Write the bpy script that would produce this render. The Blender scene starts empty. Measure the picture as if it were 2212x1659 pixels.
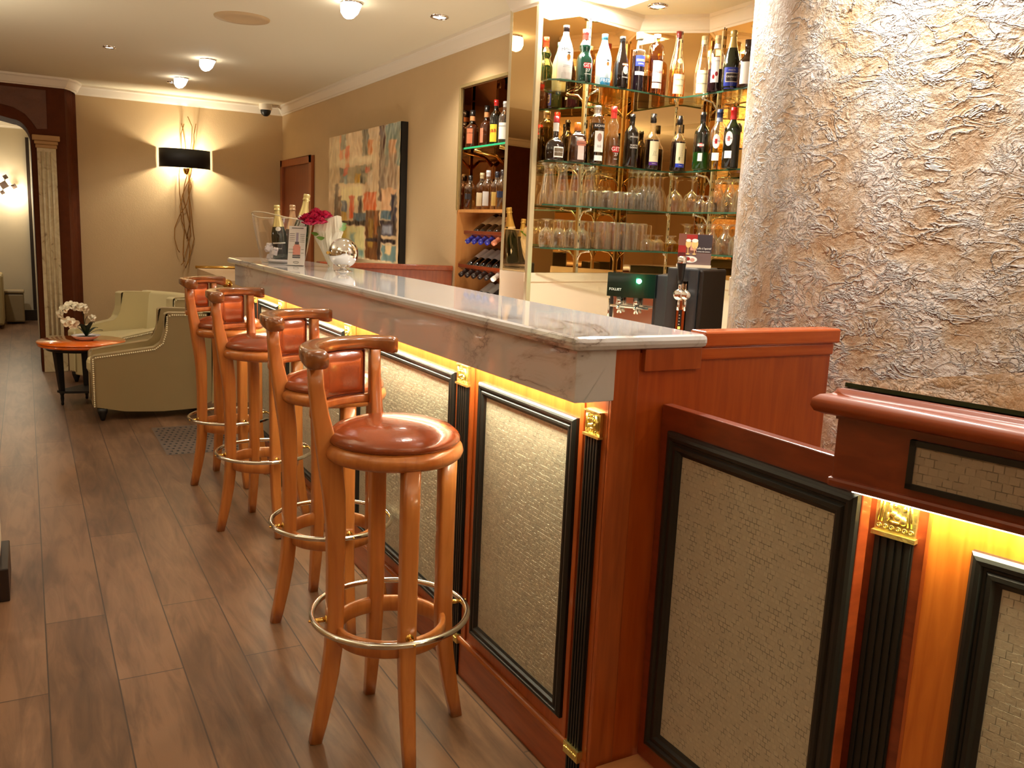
import bpy, bmesh, math, random
from mathutils import Vector, Matrix
random.seed(7)
PI = math.pi
sc = bpy.context.scene
COL = sc.collection

# ------------------------------------------------------------------ camera
YAW, PIT, ROL, FPX, CAMZ = 0.512567756, 0.172925865, 0.045080734, 1872.7, 1.4
fw = Vector((math.sin(YAW)*math.cos(PIT), math.cos(YAW)*math.cos(PIT), -math.sin(PIT)))
r0 = Vector((math.cos(YAW), -math.sin(YAW), 0)); u0 = r0.cross(fw)
rt = r0*math.cos(ROL) + u0*math.sin(ROL); up = -r0*math.sin(ROL) + u0*math.cos(ROL)
cd = bpy.data.cameras.new('camera'); cam = bpy.data.objects.new('camera', cd); COL.objects.link(cam)
cd.sensor_width = 36; cd.lens = FPX*36/2212; cd.clip_start = .05
m3 = Matrix((rt, up, -fw)).transposed()
cam.matrix_world = Matrix.Translation((0, 0, CAMZ)) @ m3.to_4x4()
sc.camera = cam

# ------------------------------------------------------------------ world, exposure
w = bpy.data.worlds.new('world'); sc.world = w; w.use_nodes = True
w.node_tree.nodes['Background'].inputs[0].default_value = (1, .85, .7, 1)
w.node_tree.nodes['Background'].inputs[1].default_value = .02
sc.view_settings.view_transform = 'Standard'; sc.view_settings.look = 'None'
sc.view_settings.exposure = 0.0; sc.view_settings.gamma = 1
sc.view_settings.use_curve_mapping = False

# ------------------------------------------------------------------ lights
WARM = (1, .92, .78)
def area(name, loc, size, power, color=WARM, rot=(0, 0, 0), sy=None, spread=PI):
    l = bpy.data.lights.new(name, 'AREA'); l.energy = power; l.color = color; l.size = size
    if sy: l.shape = 'RECTANGLE'; l.size_y = sy
    l.spread = spread
    o = bpy.data.objects.new(name, l); o.location = loc; o.rotation_euler = rot; COL.objects.link(o); return o
def spot(name, loc, target, power, angle=70, blend=.5, color=WARM, rad=.03):
    l = bpy.data.lights.new(name, 'SPOT'); l.energy = power; l.color = color; l.spot_size = math.radians(angle)
    l.spot_blend = blend; l.shadow_soft_size = rad
    o = bpy.data.objects.new(name, l); o.location = loc
    o.rotation_euler = (Vector(target)-Vector(loc)).to_track_quat('-Z', 'Y').to_euler(); COL.objects.link(o); return o
def point(name, loc, power, color=WARM, rad=.03):
    l = bpy.data.lights.new(name, 'POINT'); l.energy = power; l.color = color; l.shadow_soft_size = rad
    o = bpy.data.objects.new(name, l); o.location = loc; COL.objects.link(o); return o
ZC = 2.52
# recessed ceiling lamps first, then unseen ones added for general fill (position, watts, cone)
DOWN = [(1.945, 4.52, 40), (2.69, 3.52, 32), (.556, 6.773, 30), (1.133, 8.093, 22),
        (2.2, .2, 16), (-.8, 6.0, 22), (.6, -1.0, 10), (3.3, .3, 30), (-1.4, 3.0, 8), (-1.2, .3, 6)]
for i, (x, y, p) in enumerate(DOWN):
    spot('downlight_lamp', (x, y, ZC-.03), (x, y, 0), p, 130, .6, WARM, .05)
spot('column_lamp', (2.19, 2.51, ZC-.03), (2.23, 2.47, 0), 120, 130, .6, (1, .94, .84), .04)
spot('column_lamp', (1.86, 1.48, ZC-.03), (2.02, 1.56, 0), 105, 120, .7, (1, .93, .82), .05)
area('ceiling_panel_lamp', (2.33, 3.56, ZC-.02),   .54, 20, (1, .96, .86), (0, 0, 0), .28)
area('ceiling_bounce_fill', (.2, 3.6, ZC-.015), 2.6, 6, WARM, (0, 0, 0), 6.0)  # unseen soft areas standing in for light bounced off the ceiling
area('ceiling_bounce_fill', (1.0, -.9, ZC-.015), 3, 4, WARM, (0, 0, 0), 2.4)
for sy_, sp_ in ((6.4, 12), (2.6, 4), (-.6, 3)): point('left_side_fill', (-2.3, sy_, 1.75), sp_, WARM, .12)  # unseen points without fixtures, added to brighten ceiling and bar front
point('service_fill', (4.0, -.8, 1.8), 24, WARM, .12)  # unseen point without a fixture, fills the service side
point('lobby_fill', (1.6, -1.9, 1.9), 7, WARM, .12)  # unseen fill point behind the camera, no fixture
spot('bar_top_fill', (1.22, 2.3, ZC-.03), (1.22, 2.35, 0), 40, 62, .7)  # unseen spots added to brighten the bar top
spot('bar_top_fill', (1.22, 3.35, ZC-.03), (1.22, 3.4, 0), 36, 62, .7)
area('hidden_ceiling_fill', (1.9, 4.2, .95), .4, 6, WARM, (PI, 0, 0), .4)  # areas hidden behind the bar, added to lift the ceiling brightness
area('hidden_ceiling_fill', (1.9, 6.0, .9), .5, 5.5, WARM, (PI, 0, 0), .9)
for ux_, uy_, up_ in ((-.9, .6, 14), (-.7, 2.8, 18), (-.9, 5.2, 26), (.9, -.6, 10), (1.9, -1.2, 16), (3.6, 1.2, 16)): area('ceiling_fill_up', (ux_, uy_, 1.85), .45, up_, WARM, (PI, 0, 0), .45)  # out-of-view upward areas added to light the ceiling, no fixtures
point('sconce_bulb', (1.36, 8.86, 1.95), 42, (1, .90, .70), .03)
point('square_sconce_bulb', (-.10, 12.68, 1.60), 9, (1, .88, .68), .04)
point('square_sconce_bulb', (-.36, 12.68, 1.72), 9, (1, .88, .68), .04)
spot('far_room_lamp', (-.6, 11.0, 2.4), (-.6, 11, 0), 40, 140, .6)
area('counter_strip_lamp', (1.106, 3.42, 1.040), .04, 40, (1, .96, .68), (0, math.radians(-32), 0), 3.5)
area('reception_strip_lamp', (1.40, .70, .975), .04, 6.5, (1, .95, .58), (0, math.radians(-15), math.radians(13)), .72)

# ------------------------------------------------------------------ materials
def srgb(r, g, b):
    f = lambda c: (c/255/12.92) if c/255 <= .04045 else ((c/255+.055)/1.055)**2.4
    return (f(r), f(g), f(b), 1)
class NT:
    def __init__(s, name):
        s.m = bpy.data.materials.new(name); s.m.use_nodes = True; s.t = s.m.node_tree
        s.b = s.t.nodes['Principled BSDF']; s.out = s.t.nodes['Material Output']
    def n(s, typ, **k):
        o = s.t.nodes.new(typ)
        for a, v in k.items():
            if a.startswith('i_'):
                key = a[2:]; key = int(key) if key.isdigit() else key.replace('_', ' ')
                o.inputs[key].default_value = v
            else: setattr(o, a, v)
        return o
    def l(s, a, b): s.t.links.new(a, b)
    def set(s, **k):
        for a, v in k.items(): s.b.inputs[a.replace('_', ' ')].default_value = v
    def ramp(s, fac, stops):
        r = s.n('ShaderNodeValToRGB'); s.l(fac, r.inputs[0])
        e = r.color_ramp.elements
        while len(e) < len(stops): e.new(.5)
        for i, (p, c) in enumerate(stops): e[i].position = p; e[i].color = c
        return r.outputs[0]
    def bump(s, h, dist, strength=1.0):
        b = s.n('ShaderNodeBump', i_Distance=dist, i_Strength=strength); s.l(h, b.inputs['Height']); s.l(b.outputs[0], s.b.inputs['Normal']); return b
    def coord(s, scale=(1, 1, 1), rot=(0, 0, 0), obj=True):
        tc = s.n('ShaderNodeTexCoord'); mp = s.n('ShaderNodeMapping'); s.l(tc.outputs['Object'], mp.inputs[0])
        mp.inputs['Scale'].default_value = scale; mp.inputs['Rotation'].default_value = rot
        return mp.outputs[0]
def plain(name, c, rough=.5, metal=0, coat=0, noise=0, nscale=40, bump=0, bscale=200, spec=.5, sheen=0):
    t = NT(name); t.set(Base_Color=c, Roughness=rough, Metallic=metal, Coat_Weight=coat, Specular_IOR_Level=spec)
    t.b.inputs['Coat Roughness'].default_value = .06
    v = None
    if noise:
        v = t.coord(); nz = t.n('ShaderNodeTexNoise', i_Scale=nscale, i_Detail=4.0); t.l(v, nz.inputs['Vector'])
        mx = t.n('ShaderNodeMix', data_type='RGBA'); t.l(nz.outputs[0], mx.inputs[0])
        mx.inputs[6].default_value = tuple(x*(1-noise) for x in c[:3])+(1,); mx.inputs[7].default_value = tuple(min(1, x*(1+noise)) for x in c[:3])+(1,)
        t.l(mx.outputs[2], t.b.inputs['Base Color'])
    if bump:
        v = v or t.coord(); nb = t.n('ShaderNodeTexNoise', i_Scale=bscale, i_Detail=3.0); t.l(v, nb.inputs['Vector']); t.bump(nb.outputs[0], bump)
    return t.m
def wood(name, c1, c2, rough=.3, coat=.4, scale=(18, 18, 1.6), nsc=3.0, knots=0):
    t = NT(name); v = t.coord(scale)
    a = t.n('ShaderNodeTexNoise', i_Scale=nsc, i_Detail=6.0, i_Distortion=.6); t.l(v, a.inputs['Vector'])
    t.l(t.ramp(a.outputs[0], [(.3, c1), (.7, c2)]), t.b.inputs['Base Color'])
    t.set(Roughness=rough, Coat_Weight=coat); t.b.inputs['Coat Roughness'].default_value = .12
    t.bump(a.outputs[0], .0006, .4)
    return t.m
def emis(name, c, s):
    t = NT(name); t.set(Base_Color=c, Emission_Color=c, Emission_Strength=s); return t.m
def thin_glass(name, col=(.97, .96, .93, 1), rough=.0, refl=(1, 1, 1, 1), edge=.55, edge_sheen=0):
    t = NT(name); t.t.nodes.remove(t.b)
    tr = t.n('ShaderNodeBsdfTransparent'); tr.inputs[0].default_value = col
    gl = t.n('ShaderNodeBsdfGlossy'); gl.inputs[0].default_value = refl; gl.inputs['Roughness'].default_value = rough
    lw = t.n('ShaderNodeLayerWeight'); lw.inputs[0].default_value = .35
    mul = t.n('ShaderNodeMath', operation='MULTIPLY'); t.l(lw.outputs['Facing'], mul.inputs[0]); mul.inputs[1].default_value = edge
    add = t.n('ShaderNodeMath', operation='ADD'); t.l(mul.outputs[0], add.inputs[0]); add.inputs[1].default_value = .06
    mx = t.n('ShaderNodeMixShader'); t.l(add.outputs[0], mx.inputs[0]); t.l(tr.outputs[0], mx.inputs[1]); t.l(gl.outputs[0], mx.inputs[2])
    o_ = mx.outputs[0]
    if edge_sheen:  # white scatter added at the edges to brighten the glass
        tl = t.n('ShaderNodeBsdfTranslucent'); tl.inputs[0].default_value = (1, .97, .9, 1)
        m2 = t.n('ShaderNodeMath', operation='MULTIPLY'); t.l(lw.outputs['Facing'], m2.inputs[0]); m2.inputs[1].default_value = edge_sheen
        mx2 = t.n('ShaderNodeMixShader'); t.l(m2.outputs[0], mx2.inputs[0]); t.l(o_, mx2.inputs[1]); t.l(tl.outputs[0], mx2.inputs[2]); o_ = mx2.outputs[0]
    t.l(o_, t.out.inputs[0]); return t.m
M = {}
M['wall'] = plain('wall_paint', srgb(205, 175, 130), .8, noise=.03, nscale=8, bump=.0008, bscale=120)
M['wall2'] = plain('wall_paint_hall', srgb(205, 190, 160), .8, noise=.03, nscale=8)
M['ceil'] = plain('ceiling_paint', srgb(236, 224, 194), .85)
M['white'] = plain('white_paint', srgb(235, 222, 200), .6)
M['brownwall'] = plain('brown_plaster', srgb(84, 38, 10), .7, spec=.15, noise=.25, nscale=14, bump=.004, bscale=30)
M['brownrelief'] = plain('brown_relief_plaster', srgb(98, 56, 28), .55, noise=.35, nscale=9, bump=.015, bscale=14)
M['cherry'] = wood('cherry_wood', srgb(146, 64, 20), srgb(174, 84, 32), .32, .35)
M['cherry_h'] = wood('cherry_wood_long', srgb(136, 58, 20), srgb(166, 78, 32), .3, .4, (18, 1.6, 18))
M['darkcherry'] = wood('dark_cherry_wood', srgb(110, 42, 16), srgb(132, 56, 24), .3, .45, (4, 4, 14))
M['honey'] = wood('honey_wood', srgb(172, 98, 42), srgb(198, 124, 60), .3, .5, (14, 14, 1.5))
M['armwood'] = wood('dark_honey_wood', srgb(126, 70, 30), srgb(154, 92, 44), .2, .8, (8, 8, 8))
M['cabwood'] = wood('tan_wood', srgb(196, 130, 66), srgb(210, 146, 80), .45, .1, (10, 10, 1))
M['doorwood'] = wood('door_wood', srgb(150, 78, 34), srgb(162, 88, 40), .45, .1, (10, 10, 1))
M['lightwood'] = wood('light_wood', srgb(190, 130, 80), srgb(205, 145, 92), .35, .4, (3, 14, 14))
M['leather'] = plain('tan_leather', srgb(140, 66, 30), .24, coat=.5, noise=.08, nscale=6, bump=.0006, bscale=90)
M['piping'] = plain('dark_red_piping', srgb(96, 34, 22), .4)
M['black'] = plain('black_lacquer', srgb(18, 18, 15), .42, coat=.08)
M['blackmatte'] = plain('black_matte', srgb(16, 14, 13), .5)
M['chrome'] = plain('chrome', (.82, .80, .78, 1), .06, 1)
M['footchrome'] = plain('worn_chrome', (.72, .68, .60, 1), .14, 1, noise=.15, nscale=30)
M['gold'] = plain('brass_gold', srgb(222, 200, 120), .28, .9, bump=.004, bscale=60, noise=.2, nscale=60)
M['brass'] = plain('polished_brass', srgb(226, 182, 96), .14, 1)
M['brushed'] = plain('satin_gold_frame', srgb(196, 172, 116), .35, .7)
M['cream'] = plain('cream_leather', srgb(206, 192, 146), .36, coat=.15, noise=.04, nscale=5)
M['cream_dark'] = plain('taupe_leather', srgb(150, 130, 92), .42, noise=.04, nscale=5)
M['nail'] = plain('nail_shine', srgb(252, 240, 204), .3)  # metal glint of the nails put into a plain pale colour
M['orange'] = plain('orange_lacquer', srgb(228, 104, 10), .12, coat=1)
M['mirror'] = plain('bronze_mirror', (.82, .54, .24, 1), .012, 1)
M['mirrordark'] = plain('dark_bronze_mirror', (.42, .24, .12, 1), .02, 1)
M['glass'] = thin_glass('clear_glass', (.985, .975, .95, 1), edge=.6, edge_sheen=.14)
M['shelfglass'] = thin_glass('shelf_glass', (.88, .93, .86, 1), edge=.25)
M['shelfedge'] = plain('green_glass_edge', srgb(52, 88, 66), .1, spec=.8)
M['topglass'] = plain('tinted_glass_top', srgb(196, 150, 88), .02, .93)
M['greenedge'] = plain('green_glass_rim', srgb(12, 40, 24), .1, spec=.8)
M['splash'] = plain('ivory_laminate', srgb(236, 216, 188), .25, coat=.3)
M['steel'] = plain('steel', (.62, .58, .52, 1), .18, 1)
M['darkgrey'] = plain('dark_grey_plastic', srgb(52, 54, 56), .35, coat=.2)
M['paper'] = plain('white_paper', srgb(238, 234, 232), .6)
M['ink'] = plain('black_ink', srgb(25, 22, 22), .6)
M['white_label'] = plain('white_label', srgb(245, 242, 236), .5)
M['cream_label'] = plain('cream_label', srgb(236, 224, 184), .6)
M['red'] = plain('red_label', srgb(196, 28, 30), .4)
M['skirt'] = plain('dark_baseboard', srgb(38, 24, 18), .4)
M['bulb'] = emis('lamp_glow', (1, .93, .82, 1), 14)
M['panelglow'] = emis('ceiling_light_diffuser', (1, .97, .86, 1), 5)
M['ledstrip'] = emis('led_strip_glow', (1, .93, .62, 1), 9)
M['rose'] = plain('crimson_petal', srgb(196, 16, 74), .5)
M['leaf'] = plain('leaf_green', srgb(92, 130, 44), .5)
M['darkleaf'] = plain('dark_leaf_green', srgb(34, 46, 22), .4)
M['petal'] = plain('white_petal', srgb(238, 228, 200), .5)
M['soil'] = plain('dark_soil', srgb(30, 22, 16), .9)
M['white_cer'] = plain('white_ceramic', srgb(232, 230, 232), .25, coat=.5)
t = NT('bouquet_wrap'); t.set(Base_Color=srgb(228, 220, 200), Roughness=.25); t.b.inputs['Alpha'].default_value = .72; M['wrap'] = t.m
t = NT('ice_acrylic'); t.set(Base_Color=srgb(244, 238, 248), Roughness=.1); t.b.inputs['Alpha'].default_value = .92; M['ice'] = t.m

def mk_floor():
    t = NT('plank_floor'); v = t.coord((1, 1, 1), (0, 0, PI/2))
    br = t.n('ShaderNodeTexBrick'); br.offset = .37; t.l(v, br.inputs['Vector'])
    for k, x in dict(Scale=1, Mortar_Size=.0022, Mortar_Smooth=.1, Bias=0, Brick_Width=1.35, Row_Height=.188).items(): br.inputs[k.replace('_', ' ')].default_value = x
    br.inputs['Color1'].default_value = (0, 0, 0, 1); br.inputs['Color2'].default_value = (1, 1, 1, 1); br.inputs['Mortar'].default_value = (.5, .5, .5, 1)
    v2 = t.coord((9, 1.1, 1)); n1 = t.n('ShaderNodeTexNoise', i_Scale=2.2, i_Detail=8.0, i_Distortion=1.2, i_Roughness=.6); t.l(v2, n1.inputs['Vector'])
    v3 = t.coord((3, .9, 1)); n2 = t.n('ShaderNodeTexNoise', i_Scale=1.7, i_Detail=3.0, i_Distortion=.5); t.l(v3, n2.inputs['Vector'])
    ad = t.n('ShaderNodeMath', operation='ADD'); t.l(n1.outputs[0], ad.inputs[0]); t.l(n2.outputs[0], ad.inputs[1])
    sp = t.n('ShaderNodeSeparateColor'); t.l(br.outputs['Color'], sp.inputs[0])
    ml = t.n('ShaderNodeMath', operation='MULTIPLY_ADD'); t.l(sp.outputs[0], ml.inputs[0]); ml.inputs[1].default_value = .22; t.l(ad.outputs[0], ml.inputs[2])
    hf = t.n('ShaderNodeMath', operation='MULTIPLY'); t.l(ml.outputs[0], hf.inputs[0]); hf.inputs[1].default_value = .5
    c = t.ramp(hf.outputs[0], [(.34, srgb(72, 50, 35)), (.50, srgb(102, 73, 52)), (.66, srgb(132, 98, 72))])
    mx = t.n('ShaderNodeMix', data_type='RGBA'); t.l(br.outputs['Fac'], mx.inputs[0]); t.l(c, mx.inputs[6]); mx.inputs[7].default_value = srgb(60, 44, 34)
    t.l(mx.outputs[2], t.b.inputs['Base Color']); t.set(Roughness=.38)
    t.bump(n1.outputs[0], .0012, .5); return t.m
M['floor'] = mk_floor()
def mk_weave(name, rot, cell=.0112, col=(192, 182, 158)):
    t = NT(name); v = t.coord((1, 1, 1), rot)
    br = t.n('ShaderNodeTexBrick'); br.offset = .5; t.l(v, br.inputs['Vector'])
    for k, x in dict(Scale=1, Mortar_Size=.0009, Mortar_Smooth=.3, Bias=0, Brick_Width=cell*1.12, Row_Height=cell).items(): br.inputs[k.replace('_', ' ')].default_value = x
    br.inputs['Color1'].default_value = (.15, .15, .15, 1); br.inputs['Color2'].default_value = (1, 1, 1, 1); br.inputs['Mortar'].default_value = (.4, .4, .4, 1)
    sp = t.n('ShaderNodeSeparateColor'); t.l(br.outputs['Color'], sp.inputs[0])
    c = t.ramp(sp.outputs[0], [(0, srgb(*[int(x*.95) for x in col])), (.3, srgb(*[int(x*.95) for x in col])), (1, srgb(*col))]); nm = t.n('ShaderNodeTexNoise', i_Scale=55.0, i_Detail=1.0); t.l(v, nm.inputs['Vector'])
    mk = t.ramp(nm.outputs[0], [(.50, (0, 0, 0, 1)), (.58, (.75, .75, .75, 1))])
    mf = t.n('ShaderNodeMath', operation='MULTIPLY'); t.l(br.outputs['Fac'], mf.inputs[0]); t.l(mk, mf.inputs[1])
    mx = t.n('ShaderNodeMix', data_type='RGBA'); t.l(mf.outputs[0], mx.inputs[0]); t.l(c, mx.inputs[6]); mx.inputs[7].default_value = srgb(*[int(x*.60) for x in col])  # shadow lines between cells put into the colour at some edges
    t.l(mx.outputs[2], t.b.inputs['Base Color'])
    t.set(Roughness=.36, Metallic=.25)
    gr = t.n('ShaderNodeTexNoise', i_Scale=160.0); t.l(v, gr.inputs['Vector'])
    ad = t.n('ShaderNodeMath', operation='MULTIPLY_ADD'); t.l(gr.outputs[0], ad.inputs[0]); ad.inputs[1].default_value = .25; t.l(sp.outputs[0], ad.inputs[2])
    t.bump(ad.outputs[0], .0030, 1.0); return t.m
M['weaveY'] = mk_weave('woven_panel', (0, math.radians(90), math.radians(90)))
M['weaveD'] = mk_weave('woven_panel_reception', (0, math.radians(90), math.radians(90)), .0150)
def mk_marble():
    t = NT('grey_marble'); v = t.coord((1.6, .7, 1.6))
    n = t.n('ShaderNodeTexNoise', i_Scale=2.2, i_Detail=9.0, i_Distortion=1.6, i_Roughness=.62); t.l(v, n.inputs['Vector'])
    s1 = t.n('ShaderNodeMath', operation='SUBTRACT'); t.l(n.outputs[0], s1.inputs[0]); s1.inputs[1].default_value = .5
    a1 = t.n('ShaderNodeMath', operation='ABSOLUTE'); t.l(s1.outputs[0], a1.inputs[0])
    vein = t.ramp(a1.outputs[0], [(0, srgb(120, 110, 106)), (.012, srgb(178, 168, 160)), (.05, srgb(196, 192, 190)), (.3, srgb(202, 200, 200))])
    n2 = t.n('ShaderNodeTexNoise', i_Scale=1.1, i_Detail=3.0); t.l(v, n2.inputs['Vector'])
    msk = t.ramp(n2.outputs[0], [(.55, (0, 0, 0, 1)), (.68, (1, 1, 1, 1))])
    mx = t.n('ShaderNodeMix', data_type='RGBA'); t.l(msk, mx.inputs[0]); mx.inputs[6].default_value = srgb(198, 196, 196); t.l(vein, mx.inputs[7])
    t.l(mx.outputs[2], t.b.inputs['Base Color']); t.set(Roughness=.07, Coat_Weight=.3); return t.m
M['marble'] = mk_marble()
def mk_marble2():
    t = NT('ivory_marble'); v = t.coord((3, 3, 3))
    n = t.n('ShaderNodeTexNoise', i_Scale=2.5, i_Detail=8.0, i_Distortion=2.5); t.l(v, n.inputs['Vector'])
    t.l(t.ramp(n.outputs[0], [(.30, srgb(140, 116, 84)), (.37, srgb(190, 170, 132)), (.6, srgb(206, 190, 152))]), t.b.inputs['Base Color']); t.set(Roughness=.35); return t.m
M['ivory'] = mk_marble2()
def mk_plaster():
    t = NT('sculpted_plaster')
    def ridges(scale, sc_, rot, dist, det, w):
        v = t.coord(sc_, rot)
        n = t.n('ShaderNodeTexNoise', i_Scale=scale, i_Detail=det, i_Distortion=dist, i_Roughness=.55); t.l(v, n.inputs['Vector'])
        x = t.n('ShaderNodeMath', operation='SUBTRACT'); t.l(n.outputs[0], x.inputs[0]); x.inputs[1].default_value = .5
        a = t.n('ShaderNodeMath', operation='ABSOLUTE'); t.l(x.outputs[0], a.inputs[0])
        return t.ramp(a.outputs[0], [(0, (1, 1, 1, 1)), (w*.5, (.75, .75, .75, 1)), (w, (.12, .12, .12, 1)), (w*4, (0, 0, 0, 1))])
    def mask(scale, lo, hi):
        v = t.coord(); n = t.n('ShaderNodeTexNoise', i_Scale=scale, i_Detail=3.0); t.l(v, n.inputs['Vector'])
        return t.ramp(n.outputs[0], [(lo, (0, 0, 0, 1)), (hi, (1, 1, 1, 1))])
    def m(op, a, b, c=None):
        q = t.n('ShaderNodeMath', operation=op)
        for i, x in enumerate((a, b, c)):
            if x is None: continue
            if isinstance(x, (int, float)): q.inputs[i].default_value = x
            else: t.l(x, q.inputs[i])
        return q.outputs[0]
    r1 = m('MULTIPLY', ridges(11, (1, 1, 1.9), (.5, .3, 0), .7, 4.0, .030), mask(8, .42, .60))
    r2 = m('MULTIPLY', ridges(20, (1, 1, 1.5), (-.4, .5, .2), .9, 4.0, .035), mask(6, .45, .62))
    v = t.coord(); n3 = t.n('ShaderNodeTexNoise', i_Scale=85.0, i_Detail=5.0, i_Roughness=.7); t.l(v, n3.inputs['Vector'])
    n4 = t.n('ShaderNodeTexNoise', i_Scale=6.0, i_Detail=6.0, i_Roughness=.62); t.l(v, n4.inputs['Vector'])
    h = m('MULTIPLY_ADD', r2, .6, r1); h = m('MULTIPLY_ADD', n3.outputs[0], .22, h); h = m('MULTIPLY_ADD', n4.outputs[0], 1.3, h)
    t.bump(h, .020, 1.0)
    c = m('MULTIPLY_ADD', r1, .25, n4.outputs[0]); c = m('MULTIPLY_ADD', n3.outputs[0], .35, c)
    t.l(t.ramp(c, [(.52, srgb(192, 156, 120)), (.66, srgb(208, 186, 162)), (.78, srgb(232, 222, 216))]), t.b.inputs['Base Color'])
    t.set(Roughness=.5); return t.m
M['plaster'] = mk_plaster()

_mc = {}
def cm(name, rgb, rough=.3, metal=0, coat=.3):
    k = (name, rgb, rough, metal)
    if k not in _mc: _mc[k] = plain(name, srgb(*rgb), rough, metal, coat)
    return _mc[k]
_gc = {}
def gm(rgb, edge=.4, dark=0):
    k = (rgb, edge)
    if k not in _gc: _gc[k] = thin_glass('tinted_bottle_glass', tuple(srgb(*rgb)), edge=edge)
    return _gc[k]

# ------------------------------------------------------------------ mesh helpers
class MB:
    def __init__(s): s.v = []; s.f = []; s.mi = []; s.sm = []
    def add(s, vs, fs, mi=0, sm=False):
        b = len(s.v); s.v += [tuple(v) for v in vs]
        for i, f in enumerate(fs):
            s.f.append(tuple(b+k for k in f)); s.mi.append(mi[i] if isinstance(mi, list) else mi); s.sm.append(sm)
        return s
    def box(s, x0, x1, y0, y1, z0, z1, mi=0):
        v = [(x, y, z) for z in (z0, z1) for y in (y0, y1) for x in (x0, x1)]
        return s.add(v, [(0, 2, 3, 1), (4, 5, 7, 6), (0, 1, 5, 4), (2, 6, 7, 3), (0, 4, 6, 2), (1, 3, 7, 5)], mi)
    def obox(s, o, a, b, c, mi=0):
        o, a, b, c = map(Vector, (o, a, b, c))
        v = [o, o+a, o+b, o+a+b, o+c, o+a+c, o+b+c, o+a+b+c]
        return s.add(v, [(0, 2, 3, 1), (4, 5, 7, 6), (0, 1, 5, 4), (2, 6, 7, 3), (0, 4, 6, 2), (1, 3, 7, 5)], mi)
    def prism(s, poly, z0, z1, mi=0, sidemi=None):
        n = len(poly); v = [(x, y, z0) for x, y in poly]+[(x, y, z1) for x, y in poly]
        f = [tuple(range(n-1, -1, -1)), tuple(range(n, 2*n))]+[(i, (i+1) % n, n+(i+1) % n, n+i) for i in range(n)]
        return s.add(v, f, [mi, mi]+[sidemi if sidemi is not None else mi]*n)
    def lathe(s, prof, seg=32, c=(0, 0, 0), zmi=None, a0=0, a1=2*PI, sq=0, sm=True):
        full = abs(a1-a0-2*PI) < 1e-6; n = seg if full else seg+1
        v = []
        for r, z in prof:
            for k in range(n):
                a = a0+(a1-a0)*k/seg; rr = r
                if sq:
                    e = 2+6*sq; q = (abs(math.cos(a))**e+abs(math.sin(a))**e)**(-1/e); rr = r*q
                v.append((c[0]+rr*math.cos(a), c[1]+rr*math.sin(a), c[2]+z))
        f = []; mi = []
        for i in range(len(prof)-1):
            for k in range(seg):
                k2 = (k+1) % n
                f.append((i*n+k, i*n+k2, (i+1)*n+k2, (i+1)*n+k))
                mi.append(zmi((prof[i][1]+prof[i+1][1])/2) if zmi else 0)
        return s.add(v, f, mi, sm)
    def sweep(s, path, sect, closed=False, cap=True, mi=0, sm=True, upv=None):
        """path: points; sect: function(i)->list of (a,b) or a list; a along side, b along up"""
        P = [Vector(p) for p in path]; n = len(P); rings = []
        nrm = None
        for i, p in enumerate(P):
            if closed: d = P[(i+1) % n]-P[i-1]
            else: d = P[min(i+1, n-1)]-P[max(i-1, 0)]
            d.normalize()
            if upv is not None: u = Vector(upv)
            else: u = nrm if nrm is not None else (Vector((0, 0, 1)) if abs(d.z) < .9 else Vector((0, 1, 0)))
            sd = d.cross(u)
            if sd.length < 1e-6: sd = Vector((1, 0, 0))
            sd.normalize(); u = sd.cross(d).normalized(); nrm = u
            sec = sect(i) if callable(sect) else sect
            rings.append([p+sd*a+u*b for a, b in sec])
        m = len(rings[0]); v = [q for r in rings for q in r]; f = []
        for i in range(n if closed else n-1):
            j = (i+1) % n
            for k in range(m): f.append((i*m+k, i*m+(k+1) % m, j*m+(k+1) % m, j*m+k))
        if cap and not closed: f += [tuple(range(m-1, -1, -1)), tuple((n-1)*m+k for k in range(m))]
        return s.add(v, f, mi, sm)
    def tube(s, path, r, seg=10, closed=False, mi=0):
        rf = (lambda i: [(rr(i)*math.cos(2*PI*k/seg), rr(i)*math.sin(2*PI*k/seg)) for k in range(seg)])
        rr = r if callable(r) else (lambda i: r)
        return s.sweep(path, rf, closed, True, mi)
    def sphere(s, c, r, seg=16, ring=10, sc=(1, 1, 1), mi=0):
        v = []; f = []
        for i in range(ring+1):
            t = PI*i/ring
            for k in range(seg):
                a = 2*PI*k/seg; v.append((c[0]+r*sc[0]*math.sin(t)*math.cos(a), c[1]+r*sc[1]*math.sin(t)*math.sin(a), c[2]+r*sc[2]*math.cos(t)))
        for i in range(ring):
            for k in range(seg): f.append((i*seg+k, (i+1)*seg+k, (i+1)*seg+(k+1) % seg, i*seg+(k+1) % seg))
        return s.add(v, f, mi, True)
    def xf(s, M4):
        s.v = [tuple(M4 @ Vector(p)) for p in s.v]; return s
    def build(s, name, mats, parent=None, bevel=0, autosmooth=False, kind=None):
        me = bpy.data.meshes.new(name)
        off = Vector((0, 0, 0))
        if parent is not None and parent.get('_abs'): off = Vector(parent['_abs'])
        me.from_pydata([tuple(Vector(p)-off) for p in s.v], [], s.f)
        if not isinstance(mats, (list, tuple)): mats = [mats]
        for m in mats: me.materials.append(M[m] if isinstance(m, str) else m)
        me.polygons.foreach_set('material_index', s.mi); me.polygons.foreach_set('use_smooth', s.sm)
        bm = bmesh.new(); bm.from_mesh(me)
        bmesh.ops.remove_doubles(bm, verts=bm.verts, dist=1e-6); bmesh.ops.recalc_face_normals(bm, faces=bm.faces)
        bm.to_mesh(me); bm.free()
        o = bpy.data.objects.new(name, me); COL.objects.link(o)
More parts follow.
